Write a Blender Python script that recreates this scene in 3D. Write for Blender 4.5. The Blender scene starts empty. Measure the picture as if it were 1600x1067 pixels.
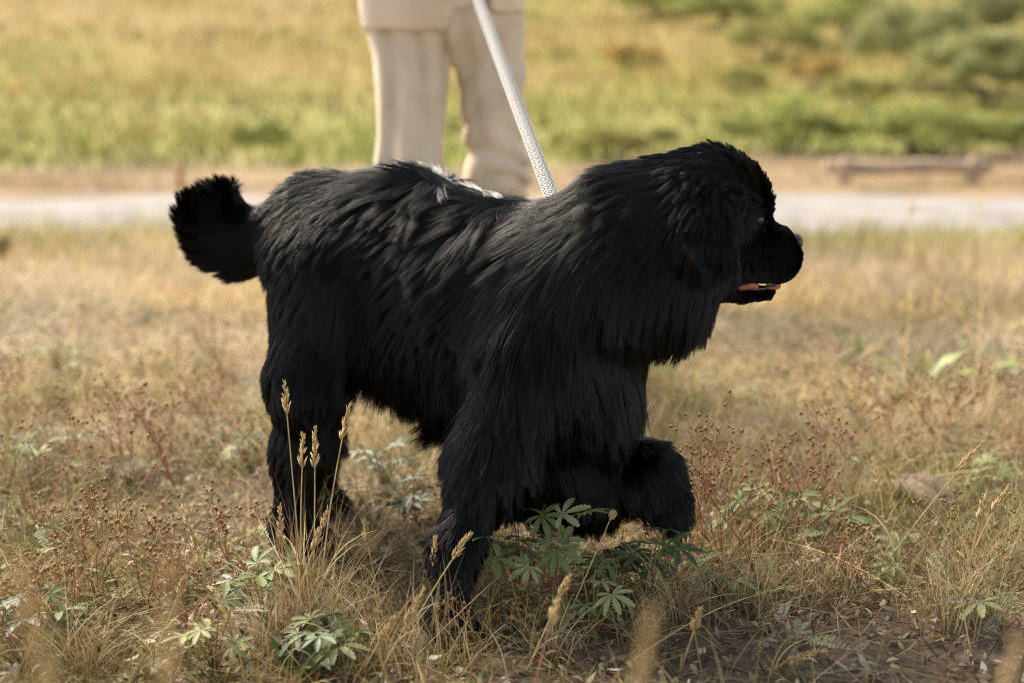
import bpy, math, random
import numpy as np
from mathutils import Vector, Matrix, kdtree

random.seed(7)
RNG = np.random.default_rng(11)
SC = bpy.context.scene
COL = SC.collection

# ------------------------------------------------------------------ camera
CAMH, PITCH, LENS = 0.81, math.radians(11.8), 50.0
cam_d = bpy.data.cameras.new('camera'); cam = bpy.data.objects.new('camera', cam_d); COL.objects.link(cam)
cam.location = (0, 0, CAMH); cam.rotation_euler = (math.radians(90) - PITCH, 0, 0)
cam_d.lens = LENS; cam_d.sensor_width = 36; cam_d.clip_start = 0.05; cam_d.clip_end = 2000
cam_d.dof.use_dof = True; cam_d.dof.focus_distance = 2.06; cam_d.dof.aperture_fstop = 2.1
cam_d.dof.aperture_blades = 9
SC.camera = cam
# ------------------------------------------------------------------ sky, sun, exposure
SUN_EL, SUN_AZ = math.radians(42), math.radians(-38)      # azimuth from +Y (ahead) towards -X (left)
w = bpy.data.worlds.new('World'); SC.world = w; w.use_nodes = True
nt = w.node_tree
sky = nt.nodes.new('ShaderNodeTexSky'); sky.sky_type = 'NISHITA'; sky.sun_disc = False
sky.sun_elevation = SUN_EL; sky.sun_rotation = SUN_AZ
sky.air_density = 1.0; sky.dust_density = 7.0; sky.ozone_density = 0.3; sky.altitude = 2400
bg = nt.nodes['Background']; bg.inputs[1].default_value = 0.058
veil = nt.nodes.new('ShaderNodeMix'); veil.data_type = 'RGBA'; veil.inputs[0].default_value = 0.55      # thin even overcast over the whole sky
bw_ = nt.nodes.new('ShaderNodeRGBToBW'); nt.links.new(sky.outputs[0], bw_.inputs[0])
tint = nt.nodes.new('ShaderNodeMix'); tint.data_type = 'RGBA'; tint.blend_type = 'MULTIPLY'; tint.inputs[0].default_value = 1.0
nt.links.new(sky.outputs[0], veil.inputs[6]); nt.links.new(bw_.outputs[0], veil.inputs[7])
nt.links.new(veil.outputs[2], tint.inputs[6]); tint.inputs[7].default_value = (1.03, 0.99, 0.91, 1)
nt.links.new(tint.outputs[2], bg.inputs[0])
sl = bpy.data.lights.new('sun', 'SUN'); sl.energy = 1.5; sl.angle = math.radians(32); sl.color = (1.0, 0.89, 0.74)
so = bpy.data.objects.new('sun', sl); COL.objects.link(so)
sd = Vector((math.sin(SUN_AZ) * math.cos(SUN_EL), math.cos(SUN_AZ) * math.cos(SUN_EL), math.sin(SUN_EL)))
so.rotation_euler = sd.to_track_quat('Z', 'Y').to_euler(); so.location = sd * 30
SC.view_settings.view_transform = 'Standard'; SC.view_settings.look = 'None'
SC.view_settings.exposure = 3.15; SC.view_settings.gamma = 1.0
SC.cycles.use_denoising = True; SC.cycles.denoising_prefilter = 'NONE'; SC.cycles.denoising_input_passes = 'RGB_ALBEDO_NORMAL'
SC.cycles.use_adaptive_sampling = False
SC.cycles.filter_width = 1.15
SC.cycles.sample_clamp_indirect = 4.0
SC.cycles.max_bounces = 6; SC.cycles.transparent_max_bounces = 6
SC.render.film_transparent = False

# ------------------------------------------------------------------ helpers: pixels to metres
F = 1600 * LENS / 36
def ray(px, py):
    a = math.atan2(-(py - 533.5), F)
    c, s = math.cos(PITCH), math.sin(PITCH)
    v = -(py - 533.5) / F
    return np.array([(px - 800) / F, c + v * s, -s + v * c])
def P(px, py, d):
    r = ray(px, py); return np.array([0, 0, CAMH]) + r * (d / r[1])
_h = {}
def vnoise(p, seed=0):
    """smooth value noise, p (N,2|3) -> (N,) in -1..1"""
    p = np.asarray(p, float)
    if p.shape[1] == 2: p = np.c_[p, np.zeros(len(p))]
    i = np.floor(p).astype(np.int64); f = p - i; f = f * f * (3 - 2 * f)
    if seed not in _h: _h[seed] = np.random.default_rng(seed + 100).random(4096) * 2 - 1
    T = _h[seed]
    def H(dx, dy, dz):
        k = ((i[:, 0] + dx) * 73856093) ^ ((i[:, 1] + dy) * 19349663) ^ ((i[:, 2] + dz) * 83492791)
        return T[(k ^ (k >> 13)) & 4095]
    r = 0
    for dx in (0, 1):
        for dy in (0, 1):
            for dz in (0, 1):
                wgt = (f[:, 0] if dx else 1 - f[:, 0]) * (f[:, 1] if dy else 1 - f[:, 1]) * (f[:, 2] if dz else 1 - f[:, 2])
                r = r + wgt * H(dx, dy, dz)
    return r
def fbm(p, seed=0, o=3):
    p = np.asarray(p, float); r = 0
    for k in range(o): r = r + vnoise(p * 2 ** k, seed + k) / 2 ** k
    return r
PROF_Y = [-300, 0, 4.2, 6.3, 8.7, 12.6, 13.5, 18, 25, 40, 60, 100, 200, 420, 900]
PROF_Z = [0, 0, 0, -0.16, -0.44, -0.44, -0.48, -0.45, -0.09, 1.45, 4.6, 14, 46, 120, 200]
def sstep(a, b, x): t = np.clip((x - a) / (b - a), 0, 1); return t * t * (3 - 2 * t)
def height(x, y):
    x = np.atleast_1d(np.asarray(x, float)); y = np.atleast_1d(np.asarray(y, float))
    z = np.interp(y, PROF_Y, PROF_Z)
    p = np.c_[x, y]
    road = sstep(8.2, 8.8, y) * (1 - sstep(12.2, 13.2, y))
    near = 1 - sstep(6.5, 8.5, np.abs(y))
    z = z + near * (0.016 * fbm(p * 2.2, 3, 3) + 0.008 * vnoise(p * 11, 9) + 0.004 * vnoise(p * 31, 12))
    far = sstep(17, 45, y)
    z = z + far * (0.9 * fbm(p / 14, 21, 2) + 0.18 * fbm(p / 3, 25, 2)) * (1 - road)
    z = z + sstep(0, 40, x) * sstep(30, 70, y) * 2.0
    return z
def hz(x, y): return float(height(x, y)[0])
_DS = 0.5 * 1.01 ** np.arange(672)
def G(px, py):
    """where the sight line through a pixel meets the ground"""
    r = ray(px, py); Q = np.array([0, 0, CAMH]) + r[None] * (_DS / r[1])[:, None]
    below = np.nonzero(Q[:, 2] <= height(Q[:, 0], Q[:, 1]))[0]
    k = below[0] if len(below) else len(Q) - 1
    return Q[k]

# ------------------------------------------------------------------ helpers: meshes, objects, tags
def mesh_np(name, V, Fc, col=None, smooth=True, uv=None):
    """Fc: (M,3) or (M,4) int array, or list of such arrays"""
    me = bpy.data.meshes.new(name)
    Fs = Fc if isinstance(Fc, list) else [Fc]
    V = np.ascontiguousarray(V, dtype=np.float32)
    me.vertices.add(len(V)); me.vertices.foreach_set('co', V.ravel())
    loops = np.concatenate([f.ravel() for f in Fs]).astype(np.int32)
    sizes = np.concatenate([np.full(len(f), f.shape[1], np.int32) for f in Fs])
    starts = np.concatenate([[0], np.cumsum(sizes)[:-1]]).astype(np.int32)
    me.loops.add(len(loops)); me.loops.foreach_set('vertex_index', loops)
    me.polygons.add(len(sizes)); me.polygons.foreach_set('loop_start', starts)
    me.polygons.foreach_set('loop_total', sizes)
    if smooth: me.polygons.foreach_set('use_smooth', np.ones(len(sizes), bool))
    me.update(calc_edges=True); me.validate()
    if col is not None:
        a = me.color_attributes.new('col', 'FLOAT_COLOR', 'POINT')
        c = np.ones((len(V), 4), np.float32); c[:, :3] = col
        a.data.foreach_set('color', c.ravel())
    if uv is not None:
        l = me.uv_layers.new(name='uv')
        l.data.foreach_set('uv', np.ascontiguousarray(uv[loops], dtype=np.float32).ravel())
    return me
def obj(name, me, mats, parent=None, loc=None):
    o = bpy.data.objects.new(name, me); COL.objects.link(o)
    if me is not None and mats is not None and len(me.materials) == 0:
        for m in (mats if isinstance(mats, (list, tuple)) else [mats]): me.materials.append(m)
    if loc is not None: o.location = loc
    if parent is not None: o.parent = parent
    return o
def tag(o, label=None, cat=None, group=None, kind=None):
    if label: o['label'] = label
    if cat: o['category'] = cat
    if group: o['group'] = group
    if kind: o['kind'] = kind
    return o
def thing(name, loc, label, cat, group=None, rz=0.0):
    o = bpy.data.objects.new(name, None); COL.objects.link(o); o.empty_display_size = 0.05
    o.location = loc; o.rotation_euler = (0, 0, rz)
    return tag(o, label, cat, group)

# ------------------------------------------------------------------ materials
def mat(name, col=(0.5, 0.5, 0.5), rough=0.8, spec=0.3, attr=None, trans=0.0, bump=None, noise=None, sheen=0):
    """noise=(scale, amount): value variation; bump=(scale, strength, dist)"""
    m = bpy.data.materials.new(name); m.use_nodes = True
    n, L = m.node_tree.nodes, m.node_tree.links
    b = n['Principled BSDF']; out = n['Material Output']
    b.inputs['Roughness'].default_value = rough; b.inputs['Specular IOR Level'].default_value = spec
    b.inputs['Base Color'].default_value = (*col, 1)
    if sheen: b.inputs['Sheen Weight'].default_value = sheen
    src = None
    if attr:
        a = n.new('ShaderNodeAttribute'); a.attribute_name = attr; src = a.outputs['Color']
    if noise:
        tc = n.new('ShaderNodeTexCoord'); t = n.new('ShaderNodeTexNoise'); t.inputs['Scale'].default_value = noise[0]
        t.inputs['Detail'].default_value = 5
        L.new(tc.outputs['Object'], t.inputs['Vector'])
        hs = n.new('ShaderNodeHueSaturation')
        mr = n.new('ShaderNodeMapRange'); mr.inputs[1].default_value = 0.3; mr.inputs[2].default_value = 0.7
        mr.inputs[3].default_value = 1 - noise[1]; mr.inputs[4].default_value = 1 + noise[1]
        L.new(t.outputs['Fac'], mr.inputs[0]); L.new(mr.outputs[0], hs.inputs['Value'])
        if src: L.new(src, hs.inputs['Color'])
        else: hs.inputs['Color'].default_value = (*col, 1)
        src = hs.outputs['Color']
    if src: L.new(src, b.inputs['Base Color'])
    if bump:
        tc = n.new('ShaderNodeTexCoord'); t = n.new('ShaderNodeTexNoise'); t.inputs['Scale'].default_value = bump[0]
        t.inputs['Detail'].default_value = 6
        L.new(tc.outputs['Object'], t.inputs['Vector'])
        bp = n.new('ShaderNodeBump'); bp.inputs['Strength'].default_value = bump[1]; bp.inputs['Distance'].default_value = bump[2]
        L.new(t.outputs['Fac'], bp.inputs['Height']); L.new(bp.outputs[0], b.inputs['Normal'])
    if trans:
        tr = n.new('ShaderNodeBsdfTranslucent'); mx = n.new('ShaderNodeMixShader'); mx.inputs[0].default_value = trans
        if src: L.new(src, tr.inputs[0])
        else: tr.inputs[0].default_value = (*col, 1)
        L.new(b.outputs[0], mx.inputs[1]); L.new(tr.outputs[0], mx.inputs[2]); L.new(mx.outputs[0], out.inputs[0])
    return m
M_GRASS = mat('dry_grass', attr='col', rough=0.7, spec=0.25, trans=0.3)
M_LEAF = mat('leaf_green', (0.135, 0.175, 0.055), 0.6, 0.35, trans=0.25, noise=(60, 0.25))
M_LEAF_PALE = mat('leaf_pale', (0.27, 0.29, 0.13), 0.7, 0.3, trans=0.3, noise=(60, 0.2))
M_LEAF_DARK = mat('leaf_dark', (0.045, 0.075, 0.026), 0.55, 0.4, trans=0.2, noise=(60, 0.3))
M_LEAF_SILVER = mat('leaf_silver', (0.22, 0.215, 0.145), 0.8, 0.2, trans=0.2, noise=(60, 0.2))
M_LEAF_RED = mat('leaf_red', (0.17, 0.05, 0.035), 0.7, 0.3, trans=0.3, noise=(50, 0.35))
M_STRAW = mat('straw', (0.50, 0.36, 0.17), 0.7, 0.3, trans=0.2, noise=(80, 0.25))
M_SEED = mat('seed_straw', (0.56, 0.41, 0.20), 0.75, 0.3, trans=0.3, noise=(150, 0.3))
M_STEM_RED = mat('stem_red', (0.24, 0.10, 0.055), 0.7, 0.3, noise=(60, 0.35))
M_CAPS = mat('seed_capsule', (0.20, 0.115, 0.035), 0.7, 0.3, noise=(90, 0.5))
M_STEM_GREEN = mat('stem_green', (0.20, 0.17, 0.06), 0.7, 0.3, noise=(60, 0.3))
M_FOL = mat('foliage', attr='col', rough=0.65, spec=0.25, trans=0.3)
M_WOOD = mat('weathered_wood', (0.36, 0.26, 0.18), 0.85, 0.2, noise=(9, 0.3), bump=(30, 0.5, 0.02))
M_ROOT = mat('root_wood', (0.17, 0.125, 0.09), 0.85, 0.2, noise=(30, 0.45), bump=(90, 0.7, 0.004))
M_BARK = mat('shrub_bark', (0.10, 0.08, 0.06), 0.9, 0.2)
M_PEBBLE = mat('pebble', attr='col', rough=0.85, spec=0.25)

# ------------------------------------------------------------------ ground (one sheet to the horizon)
def ground_material():
    m = bpy.data.materials.new('ground'); m.use_nodes = True
    n, L = m.node_tree.nodes, m.node_tree.links; b = n['Principled BSDF']
    b.inputs['Roughness'].default_value = 0.95; b.inputs['Specular IOR Level'].default_value = 0.1
    tc = n.new('ShaderNodeTexCoord')
    def noise(sc, det=5):
        t = n.new('ShaderNodeTexNoise'); t.inputs['Scale'].default_value = sc; t.inputs['Detail'].default_value = det
        L.new(tc.outputs['Object'], t.inputs['Vector']); return t.outputs['Fac']
    def ramp(f, stops):
        r = n.new('ShaderNodeValToRGB'); e = r.color_ramp.elements
        while len(e) < len(stops): e.new(0.5)
        for k, (p, c) in enumerate(stops): e[k].position = p; e[k].color = (*c, 1)
        L.new(f, r.inputs[0]); return r.outputs[0]
    def mix(f, a, c):
        x = n.new('ShaderNodeMix'); x.data_type = 'RGBA'
        L.new(f, x.inputs[0]); L.new(a, x.inputs[6]); L.new(c, x.inputs[7]); return x.outputs[2]
    soil = ramp(noise(26, 8), [(0.3, (0.06, 0.043, 0.03)), (0.55, (0.125, 0.09, 0.065)), (0.75, (0.21, 0.16, 0.115))])
    thatch = ramp(noise(45, 8), [(0.3, (0.12, 0.085, 0.045)), (0.55, (0.27, 0.195, 0.11)), (0.75, (0.42, 0.33, 0.21))])
    at = n.new('ShaderNodeAttribute'); at.attribute_name = 'col'
    sep = n.new('ShaderNodeSeparateColor'); L.new(at.outputs['Color'], sep.inputs[0])
    nearc = mix(sep.outputs[0], soil, thatch)
    hill = ramp(noise(0.16, 6), [(0.30, (0.13, 0.125, 0.028)), (0.45, (0.20, 0.165, 0.040)), (0.6, (0.23, 0.165, 0.062)), (0.75, (0.17, 0.155, 0.034))])
    mead = ramp(noise(0.5, 6), [(0.3, (0.12, 0.145, 0.03)), (0.5, (0.21, 0.21, 0.055)), (0.7, (0.27, 0.235, 0.095))])
    farc = mix(sep.outputs[2], mead, hill)
    allc = mix(sep.outputs[1], nearc, farc)
    L.new(allc, b.inputs['Base Color'])
    bp = n.new('ShaderNodeBump'); bp.inputs['Strength'].default_value = 0.7; bp.inputs['Distance'].default_value = 0.012
    L.new(noise(60, 8), bp.inputs['Height']); L.new(bp.outputs[0], b.inputs['Normal'])
    return m
def bare(x, y):
    """bare-soil measure 0..1 (1 = bare) near the camera"""
    p = np.c_[x, y]
    v = fbm(p * 1.7, 41, 3) * 0.5
    v = v + 1.1 * np.exp(-(((x - 0.52) / 0.42) ** 2 + ((y - 1.80) / 0.16) ** 2)) + 0.8 * np.exp(-(((x + 0.42) / 0.16) ** 2 + ((y - 1.97) / 0.10) ** 2)) \
        + 0.5 * np.exp(-(((x - 0.62) / 0.12) ** 2 + ((y - 2.2) / 0.14) ** 2))
    return np.clip(v * 1.2, 0, 1)
def axis(fine_a, fine_b, st, lo, hi, g=1.16):
    a = list(np.arange(fine_a, fine_b + 1e-6, st)); s = st; x = fine_b
    while x < hi: s = min(s * g, 25); x += s; a.append(x)
    s = st; x = fine_a; b = []
    while x > lo: s = min(s * g, 25); x -= s; b.append(x)
    return np.array(b[::-1] + a)
xs = axis(-2.2, 2.2, 0.03, -330, 330); ys = axis(1.0, 4.6, 0.03, -120, 520, 1.07)
X, Y = np.meshgrid(xs, ys); x_, y_ = X.ravel(), Y.ravel()
z_ = height(x_, y_)
nx, ny = len(xs), len(ys)
idx = np.arange(nx * ny).reshape(ny, nx)
quads = np.stack([idx[:-1, :-1], idx[:-1, 1:], idx[1:, 1:], idx[1:, :-1]], -1).reshape(-1, 4)
gc = np.c_[(1 - bare(x_, y_)) * (0.25 + 0.75 * np.clip(0.5 + 0.8 * fbm(np.c_[x_, y_] * 2.6, 71, 2), 0, 1) ** 0.8) * (0.35 + 0.65 * sstep(1.8, 3.2, y_)), sstep(14.2, 16.5, y_ - 2.2 * sstep(0, 3, x_) + 0.8 * vnoise(np.c_[x_, y_] / 2, 6)), sstep(20, 30, y_ + 3 * vnoise(np.c_[x_, y_] / 6, 5))]
ground = obj('ground', mesh_np('ground', np.c_[x_, y_, z_], quads, gc), ground_material())
tag(ground, kind='structure')
# gravel road
rx = np.arange(-90, 90.1, 0.5)
e0 = 9.75 - 0.5 * sstep(0, 2, rx) + 0.55 * fbm(np.c_[rx, rx * 0] / 1.6, 61, 2) + 0.12 * np.sin(rx / 4)
e1 = 12.0 + 0.35 * fbm(np.c_[rx, rx * 0] / 1.9, 62, 2)
RV, RF = [], []
K = 7
for k in range(K):
    t = k / (K - 1); RV.append(np.c_[rx, e0 * (1 - t) + e1 * t, np.full(len(rx), -0.415 + 0.02 * math.sin(math.pi * t) - (0.03 if k in (0, K - 1) else 0))])
RV = np.concatenate(RV); ii = np.arange(len(RV)).reshape(K, -1)
RF = np.stack([ii[:-1, :-1], ii[:-1, 1:], ii[1:, 1:], ii[1:, :-1]], -1).reshape(-1, 4)
M_ROAD = mat('gravel', (0.215, 0.20, 0.19), 0.95, 0.1, noise=(2.2, 0.22), bump=(40, 0.6, 0.02))
tag(obj('gravel_road', mesh_np('gravel_road', RV, RF), M_ROAD), kind='structure')

# ------------------------------------------------------------------ ribbons (grass blades, many at once)
def ribbons(root, az, tilt, bend, L, W, col, nseg=3, twist=None, wpow=1.0):
    """blades as flat ribbons. tilt = start angle from vertical, bend = extra angle to the tip (rad)"""
    N = len(root); V = np.zeros((N, nseg + 1, 2, 3)); C = np.zeros((N, nseg + 1, 2, 3))
    p = root.copy(); hd = np.c_[np.cos(az), np.sin(az), np.zeros(N)]
    tw = RNG.uniform(0, math.pi, N) if twist is None else twist
    sd0 = np.c_[-np.sin(az), np.cos(az), np.zeros(N)]
    for k in range(nseg + 1):
        t = k / nseg; a = tilt + bend * t
        d = hd * np.sin(a)[:, None] + np.array([0, 0, 1.0]) * np.cos(a)[:, None]
        nrm = np.cross(d, sd0)
        sd = sd0 * np.cos(tw)[:, None] + nrm * np.sin(tw)[:, None]
        wk = W * (1 - t ** (2 * wpow) * 0.93) * 0.5
        V[:, k, 0] = p - sd * wk[:, None]; V[:, k, 1] = p + sd * wk[:, None]
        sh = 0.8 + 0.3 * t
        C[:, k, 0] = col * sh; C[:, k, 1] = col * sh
        p = p + d * (L / nseg)[:, None]
    b = np.arange(N)[:, None] * (2 * (nseg + 1)) + np.arange(nseg)[None] * 2
    Fq = np.stack([b, b + 1, b + 3, b + 2], -1).reshape(-1, 4)
    return V.reshape(-1, 3), Fq, C.reshape(-1, 3)
def palette(n, cols, wts, jit=0.18):
    cols = np.array(cols); i = RNG.choice(len(cols), n, p=np.array(wts) / sum(wts))
    return cols[i] * (1 + RNG.uniform(-jit, jit, (n, 1))) * (1 + RNG.uniform(-0.05, 0.05, (n, 3)))
STRAW = [(0.56, 0.43, 0.25), (0.42, 0.30, 0.155), (0.62, 0.51, 0.37), (0.30, 0.20, 0.11), (0.23, 0.22, 0.085), (0.26, 0.13, 0.08)]
def scatter(n, y0, y1, pad=0.35, power=1.0):
    """points in the wedge the camera sees (and a margin either side)"""
    u = RNG.random(n) ** power; y = y0 + (y1 - y0) * u
    hw = y * 0.36 * 1.6 + pad
    return np.c_[RNG.uniform(-1, 1, n) * hw, y]
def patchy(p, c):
    """field-scale drift of the plants' own colour: greyer mats, greener spots, browner dead spots; plus foreground shading graded into the colour"""
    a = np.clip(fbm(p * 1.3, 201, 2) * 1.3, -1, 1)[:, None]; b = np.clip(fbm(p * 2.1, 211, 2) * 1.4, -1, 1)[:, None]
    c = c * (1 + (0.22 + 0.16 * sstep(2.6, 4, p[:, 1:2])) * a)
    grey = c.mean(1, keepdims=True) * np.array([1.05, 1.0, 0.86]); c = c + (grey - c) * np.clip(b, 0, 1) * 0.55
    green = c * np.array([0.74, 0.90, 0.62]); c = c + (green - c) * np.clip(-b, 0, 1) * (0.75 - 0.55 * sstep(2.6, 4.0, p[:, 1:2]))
    near = 1 - sstep(1.75, 2.9, p[:, 1:2] + 0.25 * vnoise(p * 2.3, 221)[:, None])      # foreground shading graded into the blade colours, with rustier growth, towards the camera
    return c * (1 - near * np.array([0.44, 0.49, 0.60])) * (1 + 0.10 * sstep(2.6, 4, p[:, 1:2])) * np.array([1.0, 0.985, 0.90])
def grass(name, n, y0, y1, L, W, tilt, bend, wts, label, keep_bare=0.85, nseg=3, power=1.0, clump=None, cols=STRAW, kind='stuff', thin=0.0):
    p = scatter(n, y0, y1, power=power)
    if clump:
        q = scatter(clump[0], y0, y1, power=power); i = RNG.integers(0, clump[0], n)
        p = q[i] + RNG.normal(0, clump[1], (n, 2)) * (0.5 + RNG.random((n, 1)))
    dens = 0.5 + 0.5 * vnoise(p * 2.6, 71)
    keep = RNG.random(len(p)) > bare(p[:, 0], p[:, 1]) * keep_bare
    keep &= RNG.random(len(p)) > thin * (1 - dens)
    keep &= ~((p[:, 1] > 10.2) & (p[:, 1] < 12.1))
    keep &= ~((p[:, 0] > 0.3) & (p[:, 1] > 9.1) & (p[:, 1] < 12.1))
    p = p[keep]; m = len(p)
    z = height(p[:, 0], p[:, 1]) - 0.003
    az = RNG.uniform(0, 2 * math.pi, m)
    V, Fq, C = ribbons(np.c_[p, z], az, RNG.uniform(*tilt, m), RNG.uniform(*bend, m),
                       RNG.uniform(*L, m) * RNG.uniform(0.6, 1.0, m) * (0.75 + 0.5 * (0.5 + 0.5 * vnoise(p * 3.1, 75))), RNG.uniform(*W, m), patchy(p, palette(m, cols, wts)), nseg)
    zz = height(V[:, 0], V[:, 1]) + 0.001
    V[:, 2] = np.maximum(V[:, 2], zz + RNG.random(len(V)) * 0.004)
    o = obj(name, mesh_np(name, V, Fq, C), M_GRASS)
    return tag(o, label, 'grass', kind='stuff')
# matted thatch lying on the soil
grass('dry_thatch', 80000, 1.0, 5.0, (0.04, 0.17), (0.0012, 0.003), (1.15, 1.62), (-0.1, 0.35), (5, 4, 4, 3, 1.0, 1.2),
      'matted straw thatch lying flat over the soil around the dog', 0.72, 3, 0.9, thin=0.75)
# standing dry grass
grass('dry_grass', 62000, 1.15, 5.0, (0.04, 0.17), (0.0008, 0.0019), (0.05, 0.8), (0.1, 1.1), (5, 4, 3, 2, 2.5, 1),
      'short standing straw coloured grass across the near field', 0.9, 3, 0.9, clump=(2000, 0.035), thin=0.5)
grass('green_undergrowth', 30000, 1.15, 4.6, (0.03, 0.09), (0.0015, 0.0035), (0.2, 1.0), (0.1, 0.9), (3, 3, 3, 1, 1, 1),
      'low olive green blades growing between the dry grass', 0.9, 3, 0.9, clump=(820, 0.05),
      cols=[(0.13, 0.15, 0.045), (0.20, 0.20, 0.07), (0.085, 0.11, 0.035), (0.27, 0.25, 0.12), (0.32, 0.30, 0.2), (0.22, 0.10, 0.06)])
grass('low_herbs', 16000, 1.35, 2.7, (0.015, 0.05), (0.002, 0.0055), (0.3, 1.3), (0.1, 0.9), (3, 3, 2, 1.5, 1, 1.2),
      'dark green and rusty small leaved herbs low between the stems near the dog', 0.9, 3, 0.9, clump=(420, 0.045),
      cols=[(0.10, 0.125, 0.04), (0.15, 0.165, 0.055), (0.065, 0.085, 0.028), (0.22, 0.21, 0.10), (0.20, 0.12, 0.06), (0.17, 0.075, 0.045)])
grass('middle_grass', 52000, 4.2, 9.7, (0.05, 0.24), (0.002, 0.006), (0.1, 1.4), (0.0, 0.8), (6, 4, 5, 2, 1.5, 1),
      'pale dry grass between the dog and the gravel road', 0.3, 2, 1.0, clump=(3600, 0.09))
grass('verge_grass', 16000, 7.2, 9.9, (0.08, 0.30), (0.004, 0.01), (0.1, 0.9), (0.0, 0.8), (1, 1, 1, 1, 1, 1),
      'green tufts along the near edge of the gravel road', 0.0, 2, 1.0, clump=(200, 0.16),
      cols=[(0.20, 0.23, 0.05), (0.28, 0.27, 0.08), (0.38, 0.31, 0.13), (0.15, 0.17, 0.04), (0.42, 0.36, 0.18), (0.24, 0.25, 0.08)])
# ------------------------------------------------------------------ hillside vegetation (far, one mass)
def hill_grass():
    n = 105000
    u = RNG.random(n) ** 1.5; y = 12.4 + 90 * u; hw = y * 0.75 + 3
    x = RNG.uniform(-1, 1, n) * hw; p = np.c_[x, y]; z = height(x, y) - 0.02
    t1 = vnoise(p / 2.2, 81); t2 = vnoise(p / 7, 82)
    mead = (1 - sstep(18, 30, y + 4 * t2))[:, None]
    g = palette(n, [(0.15, 0.18, 0.035), (0.23, 0.24, 0.055), (0.31, 0.28, 0.10), (0.10, 0.125, 0.03)], (4, 4, 3, 1.2))
    d = palette(n, [(0.31, 0.235, 0.085), (0.25, 0.215, 0.065), (0.34, 0.24, 0.12), (0.19, 0.185, 0.05), (0.33, 0.19, 0.07)], (4, 4, 3, 2, 0.8))
    right = sstep(0.02, 0.25, x / y + 0.15 * t2)[:, None] * 0.55
    f = np.clip(mead + right * (1 - mead), 0, 1)
    f = (RNG.random((n, 1)) < f).astype(float)
    c = g * f + d * (1 - f)
    c = c * (1 + 0.34 * t1[:, None]) * (1 + 0.25 * vnoise(p / np.array([5.0, 2.4]), 84)[:, None])
    tint = np.clip(vnoise(p / np.array([6.0, 3.0]), 86) * 1.6, -1, 1)[:, None]; c = c * (1 + tint * np.array([0.10, -0.03, 0.12]))
    first = (y < 14.8 + 1.0 * t1 + 2.0 * sstep(0, 3, x))[:, None]
    c = np.where(first, palette(n, [(0.42, 0.29, 0.165), (0.36, 0.26, 0.14), (0.25, 0.22, 0.08)], (4, 3, 1.2)), c * 0.74 * np.array([1.0, 0.94, 0.90]))
    tall = 0.5 + 0.5 * np.clip(t1 + 0.3, 0, 1)
    L = RNG.uniform(0.15, 0.5, n) * tall * (0.7 + y / 60)
    L = np.where(first[:, 0], L * 0.4, L)
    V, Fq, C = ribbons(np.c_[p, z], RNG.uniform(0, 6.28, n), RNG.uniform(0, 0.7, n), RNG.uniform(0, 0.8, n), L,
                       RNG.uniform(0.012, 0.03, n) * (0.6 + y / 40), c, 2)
    tag(obj('hillside_grass', mesh_np('hillside_grass', V, Fq, C), M_GRASS), 'olive and straw coloured meadow growing up the far hillside', 'grass', kind='stuff')
hill_grass()
def leaf_cloud(n, cen, rad, size, cols, wts, nclump=26, flat=1.0, seed=1, dome=False):
    r = np.random.default_rng(seed)
    if dome: nclump = 46
    cc = r.normal(0, 1, (nclump, 3)); cc /= np.linalg.norm(cc, axis=1)[:, None]
    cc *= (0.72 + 0.16 * r.random((nclump, 1)) if dome else 0.45 + 0.5 * r.random((nclump, 1))); cc[:, 2] = np.abs(cc[:, 2]) * 0.95 - 0.12
    i = r.integers(0, nclump, n)
    q = r.normal(0, 1, (n, 3)); q /= np.linalg.norm(q, axis=1)[:, None]; q = cc[i] + q * (0.30 * r.random((n, 1)) ** 0.5) * r.uniform(.6, 1.15, nclump)[i][:, None]
    q = q * np.array(rad) + np.array(cen)
    a = r.normal(0, 1, (n, 3)); a /= np.linalg.norm(a, axis=1)[:, None]
    b = np.cross(a, r.normal(0, 1, (n, 3))); b /= np.linalg.norm(b, axis=1)[:, None]
    s = r.uniform(0.6, 1.2, (n, 1)) * size
    V = np.stack([q - a * s, q + b * s * 0.42, q + a * s, q - b * s * 0.42], 1).reshape(-1, 3)
    Fq = np.arange(4 * n).reshape(-1, 4)
    cols = np.array(cols); k = r.choice(len(cols), n, p=np.array(wts) / sum(wts))
    tone = r.uniform(0.75, 1.2, nclump)[i][:, None]
    C = np.repeat(cols[k] * tone * r.uniform(0.85, 1.15, (n, 1)), 4, axis=0)
    return V, Fq, C
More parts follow.
